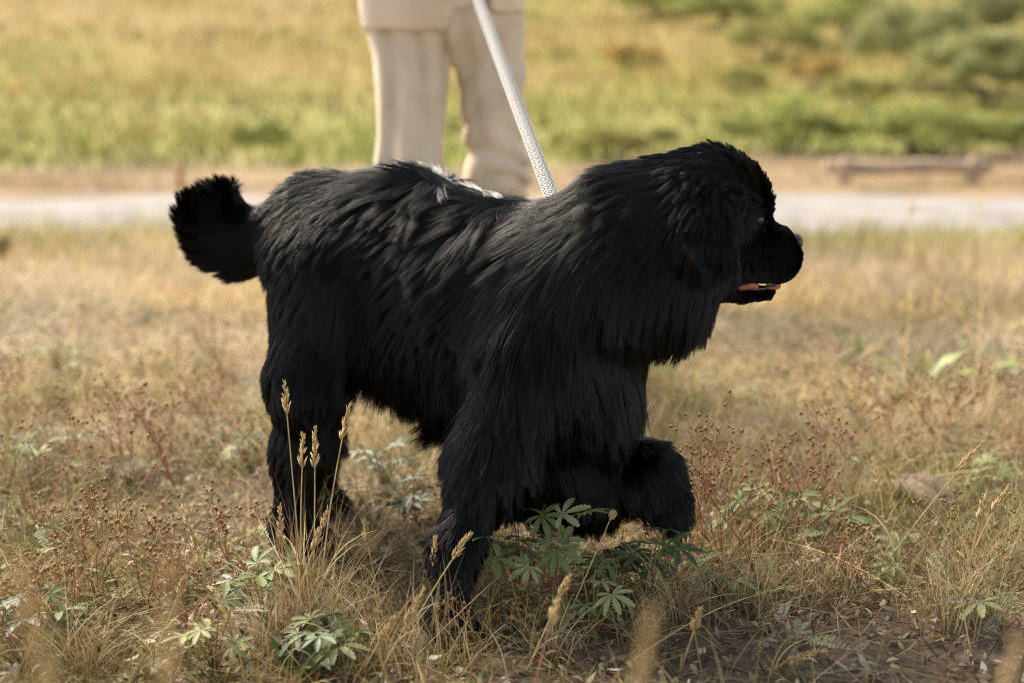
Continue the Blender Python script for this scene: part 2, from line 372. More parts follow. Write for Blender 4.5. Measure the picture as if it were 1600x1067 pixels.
def tubes(paths, radii, sides=5):
    """paths: list of (k,3) arrays; radii: list of (k,) arrays -> V, F (open tubes with capped tips)"""
    Vs, Fs, off = [], [], 0
    for pth, rr in zip(paths, radii):
        pth = np.asarray(pth, float); k = len(pth); rr = np.broadcast_to(np.asarray(rr, float), (k,))
        t = np.gradient(pth, axis=0); t /= np.linalg.norm(t, axis=1)[:, None] + 1e-12
        up = np.array([0.31, 0.87, 0.38]); s = np.cross(t, up); s /= np.linalg.norm(s, axis=1)[:, None] + 1e-9
        u = np.cross(s, t)
        an = np.arange(sides) * 2 * math.pi / sides
        ring = pth[:, None] + rr[:, None, None] * (np.cos(an)[None, :, None] * s[:, None] + np.sin(an)[None, :, None] * u[:, None])
        Vs.append(ring.reshape(-1, 3)); Vs.append(pth[-1:] + t[-1:] * rr[-1]); Vs.append(pth[:1])
        i = np.arange(k * sides).reshape(k, sides) + off; j = np.roll(i, -1, 1)
        Fs.append(np.stack([i[:-1], j[:-1], j[1:], i[1:]], -1).reshape(-1, 4))
        tip = off + k * sides
        cap = np.stack([i[-1], j[-1], np.full(sides, tip), np.full(sides, tip)], -1)
        T = cap[:, :3]; B = np.stack([j[0], i[0], np.full(sides, tip + 1)], -1)
        Fs.append(T); Fs.append(B); off += k * sides + 2
    q = np.concatenate([f for f in Fs if f.shape[1] == 4]); t3 = np.concatenate([f for f in Fs if f.shape[1] == 3])
    return np.concatenate(Vs), [q, t3]
def shrub(px, py, wpx, hpx, label, cols, wts, n=4200, name='willow_shrub', cat='shrub', group='shrubs on the hillside', seed=1, d=None):
    b = G(px, py) if d is None else P(px, py, d)
    y = b[1]; sc = y / F; rw = wpx * sc / 2; h = hpx * sc
    base = (b[0], y, hz(b[0], y) - 0.05)
    t = thing(name, base, label, cat, group)
    V, Fq, C = leaf_cloud(n, (0, 0, h * 0.42), (rw, rw * 0.85, h * 0.55), max(0.035, 0.045 * rw), cols, wts, seed=seed, nclump=17, dome=(cols is WIL))
    obj('crown', mesh_np('crown', V, Fq, C, smooth=False), M_FOL, t)
    r = np.random.default_rng(seed); ps, rs = [], []
    for k in range(6):
        a = r.uniform(0, 6.28); e = np.array([math.cos(a) * rw * 0.5, math.sin(a) * rw * 0.5, h * r.uniform(0.45, 0.75)])
        s = np.linspace(0, 1, 5)[:, None]; ps.append(np.array([0, 0, -0.05]) + s * (e + np.array([0, 0, 0.05])) + np.c_[0.08 * np.sin(s * 4) * rw, 0 * s, 0 * s]); rs.append(np.linspace(0.03, 0.008, 5) * max(0.6, rw))
    V, Fs = tubes(ps, rs, 5)
    obj('trunk', mesh_np('trunk', V, Fs), M_BARK, t)
    return t
WIL = [(0.25, 0.26, 0.10), (0.31, 0.31, 0.13), (0.19, 0.20, 0.07), (0.36, 0.35, 0.15)]
GRN = [(0.22, 0.26, 0.06), (0.29, 0.31, 0.085), (0.15, 0.18, 0.045), (0.36, 0.35, 0.12)]
RUS = [(0.44, 0.26, 0.08), (0.38, 0.28, 0.09), (0.48, 0.32, 0.10), (0.30, 0.26, 0.08)]
OLI = [(0.27, 0.27, 0.08), (0.34, 0.32, 0.10), (0.20, 0.205, 0.06), (0.40, 0.36, 0.13)]
SH = [
 (1425, 132, 215, 150, 'large grey green willow shrub, the round one with a dark hollow, upper right', WIL, 1),
 (1540, 165, 250, 135, 'wide pale willow shrub nearest the right edge of the picture', WIL, 2),
 (1565, 75, 170, 120, 'willow shrub in the top right corner behind the others', WIL, 3),
 (1330, 70, 190, 100, 'shrub left of the round grey green willow, at the top of the frame', GRN, 4),
 (1140, 42, 180, 75, 'dark green shrub at the top edge above the dog head', GRN, 5),
 (1030, 30, 170, 60, 'small dark green shrub at the top edge left of its darker neighbour', GRN, 6),
 (1275, 140, 110, 60, 'rust orange low shrub beside the willows', RUS, 7),
 (1150, 140, 90, 40, 'olive low bush on the slope above the dog muzzle', OLI, 8),
 (1225, 240, 260, 100, 'broad light green bush on the meadow above the log rail', GRN, 9),
 (1440, 244, 300, 105, 'broad light green bush behind the log rail, right half', GRN, 10),
 (1600, 240, 170, 80, 'low green bush at the right edge beyond the log rail', GRN, 11),
 (408, 224, 100, 42, 'small dark bush on the meadow left of the man', GRN, 12),
 (950, 250, 240, 85, 'low olive bush on the meadow above the dog head', OLI, 16),
 (1345, 175, 150, 75, 'dark olive bush between the willows and the meadow', OLI, 17),
 (1200, 95, 190, 80, 'olive green shrub on the slope under the top edge', OLI, 18),
 (980, 100, 120, 40, 'rust coloured low bush on the slope above the leash', RUS, 19),
]
for (px, py, wp, hp, lab, cols, sd_) in SH:
    shrub(px, py, wp, hp, lab, cols, (4, 4, 2, 2.5), seed=sd_ * 13, n=(8000 if cols is WIL else 3600), name='shrub')
# ------------------------------------------------------------------ low log rail beyond the road
def log_rail():
    a = P(1290, 263, 13.1); b = P(1545, 260, 13.1)
    gz = hz(1.0, 13.1)
    mid = (a + b) / 2; top = mid[2]
    t = thing('log_rail', (mid[0], 13.1, gz), 'low weathered log rail on two short posts beyond the gravel road', 'rail')
    half = (b[0] - a[0]) / 2
    s = np.linspace(-1, 1, 14)
    V, Fs = tubes([np.c_[s * half, 0.01 * np.sin(s * 7), (top - gz) + 0.008 * np.sin(s * 5)]], [0.062 + 0.008 * np.sin(s * 9)], 12)
    obj('rail', mesh_np('rail', V, Fs), M_WOOD, t)
    for px in (1318, 1517):
        x = P(px, 280, 13.1)[0] - mid[0]; s = np.linspace(0, 1, 5)
        V, Fs = tubes([np.c_[x + 0 * s, -0.05 + 0 * s, -0.08 + s * (top - gz + 0.14)]], [0.055 + 0.004 * np.cos(s * 8)], 10)
        obj('post', mesh_np('post', V, Fs), M_WOOD, t)
log_rail()
def marker_post():
    b = P(281, 296, 12.6); t = thing('marker_post', (b[0], 12.6, hz(b[0], 12.6)), 'short reddish wooden post beside the road at the left', 'post')
    s = np.linspace(0, 1, 5)
    V, Fs = tubes([np.c_[0.01 * s, 0 * s, -0.08 + s * 0.30]], [0.03 - 0.004 * s], 8)
    obj('stake', mesh_np('stake', V, Fs), mat('red_wood', (0.40, 0.17, 0.09), 0.8, noise=(9, 0.2)), t)
    V, Fs = tubes([np.c_[0.011 + 0 * s, 0 * s, 0.16 + 0.035 * s]], [0.0335 + 0 * s], 8)
    obj('band', mesh_np('band', V, Fs), mat('pale_band', (0.5, 0.33, 0.22), 0.7), t)
marker_post()

# ------------------------------------------------------------------ signed-distance bodies
def seg_d(p, a, b, r1, r2):
    ba = b - a; h = np.clip((p - a) @ ba / (ba @ ba + 1e-12), 0, 1)
    return np.linalg.norm(p - a - h[:, None] * ba, axis=1) - (r1 + (r2 - r1) * h)
class Body:
    def __init__(s, k=0.03): s.pr = []; s.k = k
    def add(s, a, b, r1, r2, lat=None, fur=None, k=None):
        s.pr.append((np.asarray(a, float), np.asarray(b, float), r1, r2, lat, fur, k))
    def one(s, i, p):
        a, b, r1, r2, lat, fur, k = s.pr[i]
        if lat is not None:                               # squash sideways: (unit vector, factor)
            n, f = lat; c = (p - a) @ n
            p = p + (c * (1 / f - 1))[:, None] * n
            ba = b - a; b = b + (ba @ n) * (1 / f - 1) * n
        return seg_d(p, a, b, r1, r2)
    def all(s, p): return np.stack([s.one(i, p) for i in range(len(s.pr))], 1)
    def sdf(s, p):
        d = None
        for i in range(len(s.pr)):
            e = s.one(i, p); k = s.pr[i][6] or s.k
            if d is None: d = e; continue
            h = np.clip(0.5 + 0.5 * (e - d) / k, 0, 1); d = e + (d - e) * h - k * h * (1 - h)
        return d
    def grad(s, p, e=0.004):
        K = np.array([[1, -1, -1], [-1, -1, 1], [-1, 1, -1], [1, 1, 1.0]])
        g = sum(k[None] * s.sdf(p + k * e)[:, None] for k in K)
        return g / (np.linalg.norm(g, axis=1)[:, None] + 1e-9)
def surface_nets(f, lo, hi, st):
    lo = np.array(lo); n = np.ceil((np.array(hi) - lo) / st).astype(int) + 1
    gx, gy, gz = [lo[i] + st * np.arange(n[i]) for i in range(3)]
    pts = np.stack(np.meshgrid(gx, gy, gz, indexing='ij'), -1).reshape(-1, 3)
    val = np.concatenate([f(c) for c in np.array_split(pts, max(1, len(pts) // 200000))]).reshape(n)
    c = n - 1; S = np.zeros((*c, 3)); cnt = np.zeros(c)
    offs = [(i, j, k) for i in (0, 1) for j in (0, 1) for k in (0, 1)]
    sub = lambda o: val[o[0]:o[0] + c[0], o[1]:o[1] + c[1], o[2]:o[2] + c[2]]
    for a in range(3):
        for o in offs:
            if o[a] == 1: continue
            o2 = list(o); o2[a] = 1; va, vb = sub(o), sub(o2)
            m = (va < 0) != (vb < 0); t = np.where(m, va / (va - vb + 1e-20), 0)
            for q in range(3): S[..., q] += m * (o[q] + (t if q == a else 0))
            cnt += m
    act = cnt > 0; vid = -np.ones(c, int); vid[act] = np.arange(act.sum())
    ijk = np.argwhere(act); V = lo + st * (ijk + S[act] / cnt[act][:, None])
    Fs = []
    ins = val < 0
    for a in range(3):
        b, d = (a + 1) % 3, (a + 2) % 3
        sl0 = [slice(None)] * 3; sl1 = [slice(None)] * 3
        sl0[a] = slice(0, -1); sl1[a] = slice(1, None)
        ch = ins[tuple(sl0)] != ins[tuple(sl1)]
        e = np.argwhere(ch); e = e[(e[:, b] > 0) & (e[:, d] > 0) & (e[:, b] < n[b] - 1) & (e[:, d] < n[d] - 1)]
        q = []
        for db, dd in ((-1, -1), (0, -1), (0, 0), (-1, 0)):
            z = e.copy(); z[:, b] += db; z[:, d] += dd; q.append(vid[z[:, 0], z[:, 1], z[:, 2]])
        q = np.stack(q, 1); fl = ins[e[:, 0], e[:, 1], e[:, 2]]
        q[~fl] = q[~fl][:, ::-1]; Fs.append(q)
    return V, np.concatenate(Fs)
# ------------------------------------------------------------------ the dog
D_ = np.array([0, 0, -1.0])
HIP, SHO = P(520, 390, 2.36), P(860, 490, 2.12)
AX = SHO - HIP; AX[2] = 0; AX /= np.linalg.norm(AX)          # towards the head
SIDE = np.array([AX[1], -AX[0], 0])                          # the flank towards the camera
dog = Body(0.045)
def fur(flow, L, lift, grav, dens=1.0): return (np.asarray(flow, float), L, lift, grav, dens)
BK = -AX
def dp(*pts, fur, lat=None, k=None):
    """chain of (px, py, depth, radius_m)"""
    for q0, q1 in zip(pts[:-1], pts[1:]):
        dog.add(P(*q0[:3]), P(*q1[:3]), q0[3], q1[3], lat, fur, k)
lat = (SIDE, 0.88)
dp((518, 376, 2.36, .112), (640, 396, 2.29, .124), fur=fur(BK * .55 + D_ * .9, .060, .12, .5), lat=lat)
dp((640, 396, 2.29, .124), (740, 452, 2.21, .138), fur=fur(BK * .6 + D_ * .8, .070, .10, .6), lat=lat)
dp((740, 452, 2.21, .138), (860, 486, 2.12, .152), fur=fur(BK * .5 + D_ * .9, .085, .10, .8), lat=lat)
dp((720, 520, 2.20, .10), (850, 600, 2.10, .112), fur=fur(BK * .15 + D_, .095, .12, 1.2), lat=lat)     # brisket
dp((560, 470, 2.30, .090), (730, 548, 2.20, .100), fur=fur(BK * .1 + D_, .095, .10, 1.3), lat=lat)   # belly
dp((880, 530, 2.09, .115), (915, 590, 2.05, .078), fur=fur(D_ + BK * .1, .09, .15, 1.2))               # forechest
dp((900, 428, 2.09, .106), (990, 368, 2.06, .102), fur=fur(BK * .9 + D_ * .8, .070, .10, .8))           # neck
dp((960, 430, 2.05, .095), (1045, 420, 2.04, .070), fur=fur(D_ + BK * .25, .060, .12, 1.2))             # throat
dp((975, 455, 2.05, .080), (1048, 462, 2.045, .058), fur=fur(D_ + BK * .15, .058, .12, 1.2))
HF = -(P(1215, 395, 2.09) - P(1085, 325, 2.05)); HF /= np.linalg.norm(HF)                              # nose -> nape
dp((1070, 328, 2.055, .078), (1108, 320, 2.06, .077), fur=fur(HF * .9 + D_ * .3, .030, .22, .4), k=.03)  # skull
dp((1108, 320, 2.06, .077), (1138, 326, 2.07, .060), fur=fur(HF * .9 + D_ * .2, .013, .14, .2, 4), k=.02)  # forehead
dp((1146, 324, 2.035, .030), (1162, 330, 2.042, .024), fur=fur(HF * .9 + D_ * .2, .007, .14, .1, 6), k=.02)  # brow, near side
dp((1146, 324, 2.105, .030), (1162, 330, 2.098, .024), fur=fur(HF * .9 + D_ * .2, .007, .14, .1, 6), k=.02)  # brow, far side
dp((1085, 385, 2.05, .070), (1138, 400, 2.06, .044), fur=fur(HF * .6 + D_ * .8, .014, .12, .5, 4), k=.03)  # cheek
dp((1140, 378, 2.07, .053), (1212, 392, 2.085, .0365), fur=fur(HF + D_ * .25, .0034, .06, .1, 11), k=.02)   # muzzle
dp((1150, 398, 2.060, .038), (1214, 407, 2.085, .0335), fur=fur(HF + D_ * .6, .0042, .07, .3, 11), k=.012)  # lip
dp((1105, 440, 2.06, .026), (1160, 458, 2.07, .014), fur=fur(HF + D_ * .3, .006, .10, .3, 8), k=.012)    # jaw
dp((1160, 458, 2.07, .014), (1203, 459, 2.085, .0085), fur=fur(HF + D_ * .3, .0035, .08, .3, 10), k=.006)
for s_, dd in ((1, 1.968), (-1, 2.15)):                                                                # ears: flat flaps hung from the side of the skull
    E_ = fur(D_ + BK * .12, .030, .08, 1.0, 1.4)
    for (x0, y0), (x1, y1), (x2, y2), w0, w1, w2 in (((1078, 290), (1098, 345), (1116, 418), .028, .021, .012), ((1098, 296), (1126, 350), (1143, 412), .024, .017, .0105), ((1062, 306), (1070, 350), (1090, 406), .024, .018, .012)):
        dog.add(P(x0, y0, dd + .045 * s_), P(x1, y1, dd + .008 * s_), w0, w1, None, E_, .025)
        dog.add(P(x1, y1, dd + .008 * s_), P(x2, y2, dd - .032 * s_), w1, w2, None, E_, .008)
# planted near foreleg
FL = fur(D_ + BK * .30, .028, .14, .9)
dp((840, 560, 2.03, .078), (775, 715, 1.99, .056), fur=fur(D_ + BK * .2, .075, .15, 1.1))
dp((770, 715, 1.99, .050), (712, 860, 1.925, .025), fur=FL)
dp((712, 860, 1.925, .024), (697, 962, 1.885, .025), fur=fur(D_ + BK * .3, .015, .12, .8))
dp((697, 964, 1.885, .030), (713, 985, 1.862, .025), fur=fur(D_ + AX * .4, .016, .2, .5), k=.02)
# lifted far foreleg
LL = fur(AX * .25 + D_ * .9, .042, .12, 1.2)
dp((855, 610, 2.14, .085), (865, 735, 2.11, .062), fur=fur(D_ + BK * .1, .07, .15, 1.1))
dp((790, 700, 2.04, .052), (930, 762, 2.07, .042), fur=fur(D_, .06, .12, 1.2))
dp((865, 735, 2.11, .060), (1012, 738, 2.06, .042), fur=LL)
dp((1010, 738, 2.06, .040), (1040, 780, 2.045, .032), fur=fur(D_ + AX * .3, .020, .15, .8, 1.5), k=.03)
dp((1040, 780, 2.045, .032), (1052, 797, 2.035, .024), fur=fur(D_, .02, .2, .8), k=.02)
# hind legs
dp((510, 430, 2.27, .098), (476, 585, 2.22, .050), fur=fur(D_ + BK * .12, .055, .12, .9), lat=(SIDE, .8))
dp((476, 585, 2.22, .050), (468, 705, 2.24, .031), fur=fur(D_ + BK * .15, .036, .15, .8))
dp((466, 705, 2.24, .030), (460, 815, 2.235, .026), fur=fur(D_ + BK * .4, .026, .18, .8))
dp((455, 822, 2.235, .032), (484, 838, 2.21, .024), fur=fur(D_ + AX * .4, .022, .2, .5), k=.02)
dp((530, 420, 2.45, .09), (495, 575, 2.42, .052), fur=fur(D_ + BK * .35, .05, .2, .9))
dp((495, 575, 2.42, .052), (488, 690, 2.45, .034), fur=fur(D_ + BK * .3, .05, .25, .8))
dp((488, 690, 2.45, .034), (490, 768, 2.44, .030), fur=fur(D_ + BK * .3, .03, .25, .8))
dp((490, 770, 2.44, .030), (512, 782, 2.42, .024), fur=fur(D_ + AX * .4, .022, .2, .5), k=.02)
# toes
TOES = []
for (px, py, d), dx, dz in (((713, 985, 1.862), 1, -.4), ((1052, 800, 2.035), .5, -1), ((484, 838, 2.21), 1, -.35), ((512, 782, 2.42), 1, -.35)):
    c_ = P(px, py, d); f_ = AX * dx + np.array([0, 0, dz]); f_ /= np.linalg.norm(f_)
    for q in (-1.5, -.5, .5, 1.5):
        a_ = c_ + SIDE * q * .015; b_ = a_ + f_ * (.026 - .004 * abs(q))
        dog.add(a_, b_, .014, .0115, None, fur(f_, .008, .15, .3, 1.5), .010); TOES.append((b_ + f_ * .008, b_ + f_ * .021 + D_ * .006))
# tail: out, down and curled back up over itself
TL = [(465, 350, 2.40, .046), (420, 374, 2.43, .042), (382, 382, 2.44, .042), (350, 368, 2.44, .044), (332, 344, 2.43, .038), (346, 324, 2.42, .028)]
for q0, q1 in zip(TL[:-1], TL[1:]):
    a, b = P(*q0[:3]), P(*q1[:3]); t_ = (b - a) / np.linalg.norm(b - a)
    dog.add(a, b, q0[3], q1[3], None, fur(t_ - D_ * .05, .052, .10, .15, 2.2), .03)

lo = np.min([np.minimum(a, b) - max(r1, r2) for a, b, r1, r2, *_ in dog.pr], 0) - .03
hi = np.max([np.maximum(a, b) + max(r1, r2) for a, b, r1, r2, *_ in dog.pr], 0) + .03
DV, DF = surface_nets(dog.sdf, lo, hi, 0.0078)
gz0 = hz(-0.1, 2.1)
droot = thing('dog', (float(HIP[0] + SHO[0]) / 2, float(HIP[1] + SHO[1]) / 2, gz0),
              'big shaggy black dog stepping forward with one front paw lifted', 'dog')
O_ = np.array(droot.location)
M_SKIN = mat('black_skin', (0.006, 0.0055, 0.006), 0.75, 0.2)
body = obj('body', mesh_np('dog_body', DV - O_, DF), M_SKIN, droot)

def fur_material():
    m = bpy.data.materials.new('black_fur'); m.use_nodes = True
    n, L = m.node_tree.nodes, m.node_tree.links; n.remove(n['Principled BSDF'])
    h = n.new('ShaderNodeBsdfHairPrincipled'); h.model = 'CHIANG'; h.parametrization = 'ABSORPTION'
    hi_ = n.new('ShaderNodeHairInfo'); rm = n.new('ShaderNodeValToRGB'); rm.color_ramp.elements[0].color = (1, 1, 1, 1); rm.color_ramp.elements[0].position = 0.55
    rm.color_ramp.elements[1].color = (0.28, 0.42, 0.62, 1); ml = n.new('ShaderNodeVectorMath'); ml.operation = 'SCALE'; ml.inputs['Scale'].default_value = 10.0   # some strands sun-bleached brown
    L.new(hi_.outputs['Random'], rm.inputs[0]); L.new(rm.outputs[0], ml.inputs[0]); L.new(ml.outputs[0], h.inputs['Absorption Coefficient'])
    h.inputs['IOR'].default_value = 1.31; h.inputs['Roughness'].default_value = 0.15; h.inputs['Radial Roughness'].default_value = 0.55
    h.inputs['Random Roughness'].default_value = 0.25
    h.inputs['Coat'].default_value = 0.0
    L.new(h.outputs[0], n['Material Output'].inputs[0]); return m
def make_fur(body_sdf, V, Fq, n_guides, n_hairs, K=7):
    tri = np.concatenate([Fq[:, [0, 1, 2]], Fq[:, [0, 2, 3]]])
    A, B, C = V[tri[:, 0]], V[tri[:, 1]], V[tri[:, 2]]
    ar = np.linalg.norm(np.cross(B - A, C - A), axis=1)
    cen = (A + B + C) / 3
    prs = body_sdf.pr
    dens = np.array([p[5][4] for p in prs]); 
    near = body_sdf.all(cen).argmin(1)
    ar = ar * dens[near]
    def sample(n):
        i = RNG.choice(len(tri), n, p=ar / ar.sum()); u, v = RNG.random((2, n)); f = u + v > 1; u[f], v[f] = 1 - u[f], 1 - v[f]
        return A[i] + (B[i] - A[i]) * u[:, None] + (C[i] - A[i]) * v[:, None]
    g = sample(n_guides); dd = body_sdf.all(g); wt = np.exp(-(dd - dd.min(1, keepdims=True)) / 0.009); wt /= wt.sum(1, keepdims=True)
    fl = wt @ np.array([p[5][0] for p in prs]); L, lift, grav = [wt @ np.array([p[5][q] for p in prs]) for q in (1, 2, 3)]
    nrm = body_sdf.grad(g)
    nv = np.stack([fbm(g * 9, 31 + 5 * q, 2) for q in range(3)], 1)
    fl = fl + nv * 0.42
    lift = lift * np.clip(1 + 1.1 * vnoise(g * 14, 52), 0.3, 1.6)
    T = fl - (fl * nrm).sum(1)[:, None] * nrm; T /= np.linalg.norm(T, axis=1)[:, None] + 1e-6
    d = T * (1 - lift)[:, None] + nrm * lift[:, None]; d /= np.linalg.norm(d, axis=1)[:, None]
    L = L * RNG.uniform(0.8, 1.2, n_guides) * (1 + 0.15 * vnoise(g * 8, 55))
    pts = [g]; p = g.copy()
    bw = np.stack([vnoise(g * 22, 91 + q) for q in range(3)], 1)
    for k in range(1, K):
        d = d + D_ * (grav * 0.55 / K)[:, None] + bw * 0.10 * math.sin(k * 1.3)
        d /= np.linalg.norm(d, axis=1)[:, None]
        p = p + d * (L / (K - 1))[:, None]
        for _ in range(2):
            s = body_sdf.sdf(p); gr = body_sdf.grad(p)
            push = np.maximum(0, 0.0006 + np.minimum(0.0014, .05 * L) + np.minimum(0.010, .16 * L) * k / K * np.clip(lift * 3, .3, 1.5) - s)
            p = p + gr * push[:, None]
        d2 = p - pts[-1]; d = 0.5 * d + 0.5 * d2 / (np.linalg.norm(d2, axis=1)[:, None] + 1e-9)
        pts.append(p.copy())
    Gd = np.stack(pts, 1)                                  # guides (n, K, 3)
    kd = kdtree.KDTree(n_guides)
    for i in range(n_guides): kd.insert(Vector(g[i]), i)
    kd.balance()
    r = sample(n_hairs); I = np.zeros((n_hairs, 3), int); W = np.zeros((n_hairs, 3))
    for i in range(n_hairs):
        for q, (co, j, ds) in enumerate(kd.find_n(Vector(r[i]), 3)): I[i, q] = j; W[i, q] = 1 / (ds + 1e-3)
    W /= W.sum(1, keepdims=True)
    offs = (Gd[I] - Gd[I][:, :, :1])
    o = (offs * W[:, :, None, None]).sum(1)
    ln = RNG.uniform(0.65, 1.12, n_hairs)[:, None, None]
    H = r[:, None] + o * ln
    t = np.linspace(0, 1, K)[None, :, None]
    cl = (0.80 * t ** 0.95) * np.clip(0.8 + 0.5 * vnoise(r * 30, 66), 0.3, 1)[:, None, None]
    tgt = Gd[I[:, 0]]
    pull = np.linalg.norm(r - g[I[:, 0]], axis=1); hl = np.linalg.norm(o[:, -1], axis=1) * ln[:, 0, 0]
    cl = cl * np.clip(0.42 * hl / (pull + 1e-5), 0, 1)[:, None, None]      # short coat stays even
    H = H * (1 - cl) + (r[:, None] + (tgt - r[:, None])) * cl
    fr = RNG.normal(0, 1, (n_hairs, 1, 3)) * 0.028 * np.linalg.norm(o[:, -1], axis=1)[:, None, None]
    wild = (RNG.random((n_hairs, 1, 1)) < 0.05) * 2.5 + 1
    H = H + fr * wild * t ** 1.5
    return H
def hair_object(name, H, r0, r1, material, parent):
    n, K = H.shape[:2]
    hc = bpy.data.hair_curves.new(name); hc.add_curves([K] * n)
    hc.position_data.foreach_set('vector', np.ascontiguousarray(H, dtype=np.float32).ravel())
    ra = hc.attributes.get('radius') or hc.attributes.new('radius', 'FLOAT', 'POINT')
    t = np.linspace(0, 1, K)
    hl = np.linalg.norm(H[:, -1] - H[:, 0], axis=1)[:, None]
    rad = (r0 + (r1 - r0) * t ** 1.3)[None] * RNG.uniform(0.7, 1.2, (n, 1)) * np.clip(hl / .03, .38, 1)
    ra.data.foreach_set('value', rad.astype(np.float32).ravel())
    hc.materials.append(material)
    o = bpy.data.objects.new(name, hc); COL.objects.link(o); o.parent = parent
    return o
H = make_fur(dog, DV, DF, 9500, 430000)
EYE, NOSE = P(1183, 344, 2.022), P(1238, 380, 2.088)
H = H[(np.linalg.norm(H[:, 0] - EYE, axis=1) > .014) & (np.linalg.norm(H[:, 0] - NOSE, axis=1) > .021)]
furo = hair_object('fur', H - O_, 0.00036, 0.00008, fur_material(), body)
def ellipsoid(c, ax, rad, nu=14, nv=10):
    """ax: 3x3 rows = axes"""
    u = np.linspace(0, 2 * math.pi, nu, endpoint=False); v = np.linspace(0.02, math.pi - 0.02, nv)
    U, Vv = np.meshgrid(u, v); q = np.stack([np.cos(Vv), np.sin(Vv) * np.cos(U), np.sin(Vv) * np.sin(U)], -1).reshape(-1, 3)
    V = np.asarray(c) + (q * np.array(rad)) @ np.asarray(ax)
    i = np.arange(nu * nv).reshape(nv, nu); j = np.roll(i, -1, 1)
    return V, np.stack([i[:-1], i[1:], j[1:], j[:-1]], -1).reshape(-1, 4)
fw = -HF; upv = np.cross(np.cross(fw, [0, 0, 1.0]), fw); upv /= np.linalg.norm(upv); rt = np.cross(fw, upv)
AXH = np.stack([fw, upv, rt])
# nose leather, eye, tongue, gum, drool-wet lip edge
nc = NOSE; V, Fq = ellipsoid(nc - O_, AXH, (.0135, .016, .021), 18, 12)
V2 = V.copy(); rel = V2 + O_ - nc
V2 -= np.outer(np.where((rel @ fw > .003) & (rel @ upv < -0.002), .004 * np.exp(-((np.abs(rel @ rt) - .008) / .003) ** 2), 0), fw)
obj('nose', mesh_np('nose', V2, Fq), mat('nose_leather', (0.012, 0.011, 0.012), 0.28, 0.5, bump=(260, 0.4, 0.001)), droot)
ec = EYE
V, Fq = ellipsoid(ec - O_, AXH, (.0095, .009, .010)); obj('eye', mesh_np('eye', V, Fq), mat('dark_eye', (0.008, 0.005, 0.004), 0.08, 0.5), droot)
ec2 = ec + np.array([0, .085, 0]); V, Fq = ellipsoid(ec2 - O_, AXH, (.011, .011, .011)); obj('eye', mesh_np('eye', V, Fq), bpy.data.materials['dark_eye'], droot)
M_TONGUE = mat('tongue_pink', (0.34, 0.10, 0.078), 0.18, 0.5, noise=(90, 0.25), bump=(160, 0.6, 0.002))
tb = Body(.01)
for q0, q1 in (((1125, 436, 2.06, .017), (1158, 439, 2.058, .0135)), ((1158, 439, 2.058, .0135), (1182, 449, 2.065, .005)), ((1200, 449, 2.078, .005), (1215, 447, 2.082, .006))):
    tb.add(P(*q0[:3]), P(*q1[:3]), q0[3], q1[3])
tl = np.min([p[0] for p in tb.pr], 0) - .06; th = np.max([p[1] for p in tb.pr], 0) + .06
V, Fq = surface_nets(tb.sdf, tl, th, .004)
obj('tongue', mesh_np('tongue', V - O_, Fq), M_TONGUE, droot)
s = np.linspace(0, 1, 9)
gp = np.array([P(1140 + 72 * q, 447 + 6 * math.sin(q * 3.1), 2.052 + .018 * q) for q in s])
V, Fs = tubes([gp - O_], [.003 - .0012 * s], 6)
obj('lower_lip', mesh_np('lower_lip', V, Fs), mat('wet_lip', (0.03, 0.024, 0.024), 0.15, 0.6), droot)
tth = []
for q in (0.35, 0.62, 0.9):
    c = gp[int(q * 8)] + np.array([0, .004, .004]); tth.append(([c - O_, c - O_ + [0, 0, .006]], [.0022, .0006]))
for a_, b_ in tth:
    V, Fs = tubes([np.array(a_)], [np.array(b_)], 6); obj('tooth', mesh_np('tooth', V, Fs), bpy.data.materials.get('tooth') or mat('tooth', (0.75, 0.70, 0.6), 0.3, 0.5), droot)

def claws(toes, tips):
    for a_, b_ in zip(toes, tips):
        m_ = (a_ + b_) / 2 + np.array([0, 0, .002]); V, Fs = tubes([np.array([a_, m_, b_]) - O_], [np.array([.0034, .0026, .0008])], 6)
        obj('claw', mesh_np('claw', V, Fs), bpy.data.materials.get('claw_horn') or mat('claw_horn', (0.03, 0.026, 0.024), 0.35, 0.5), droot)
claws([t[0] for t in TOES], [t[1] for t in TOES])
# ------------------------------------------------------------------ the man holding the leash
LIN = (0.53, 0.425, 0.31)
def linen(name, c):
    m = mat(name, c, 0.9, 0.15, noise=(11, 0.13), bump=(420, 0.25, 0.002), sheen=0.2); return m
M_TROUSER = linen('linen_trousers', LIN); M_JACKET = linen('linen_jacket', (0.57, 0.465, 0.345))
M_SKINP = mat('skin', (0.52, 0.31, 0.22), 0.55, 0.35, noise=(20, 0.08)); M_HAIRP = mat('brown_hair', (0.06, 0.035, 0.02), 0.6, 0.3, bump=(120, 0.8, 0.01))
M_SHOE = mat('shoe_leather', (0.16, 0.08, 0.045), 0.4, 0.5); M_SHIRT = mat('white_shirt', (0.75, 0.73, 0.70), 0.85, 0.2)
DM = 3.62
mg = hz(-0.2, DM); mroot = thing('person', (P(690, 570, DM)[0], DM, mg), 'person in a beige linen suit standing behind the dog, seen from the waist down', 'person')
MO = np.array(mroot.location)
def W(px, py, d): return P(px, py, d)
hipz = W(690, 40, DM)
def part(bodyf, st, name, material, pad=.05):
    lo = np.min([np.minimum(a, b) - max(r1, r2) for a, b, r1, r2, *_ in bodyf.pr], 0) - pad
    hi = np.max([np.maximum(a, b) + max(r1, r2) for a, b, r1, r2, *_ in bodyf.pr], 0) + pad
    V, Fq = surface_nets(bodyf.fn if hasattr(bodyf, 'fn') else bodyf.sdf, lo, hi, st)
    return obj(name, mesh_np(name, V - MO, Fq), material, mroot)
X_ = np.array([1.0, 0, 0])
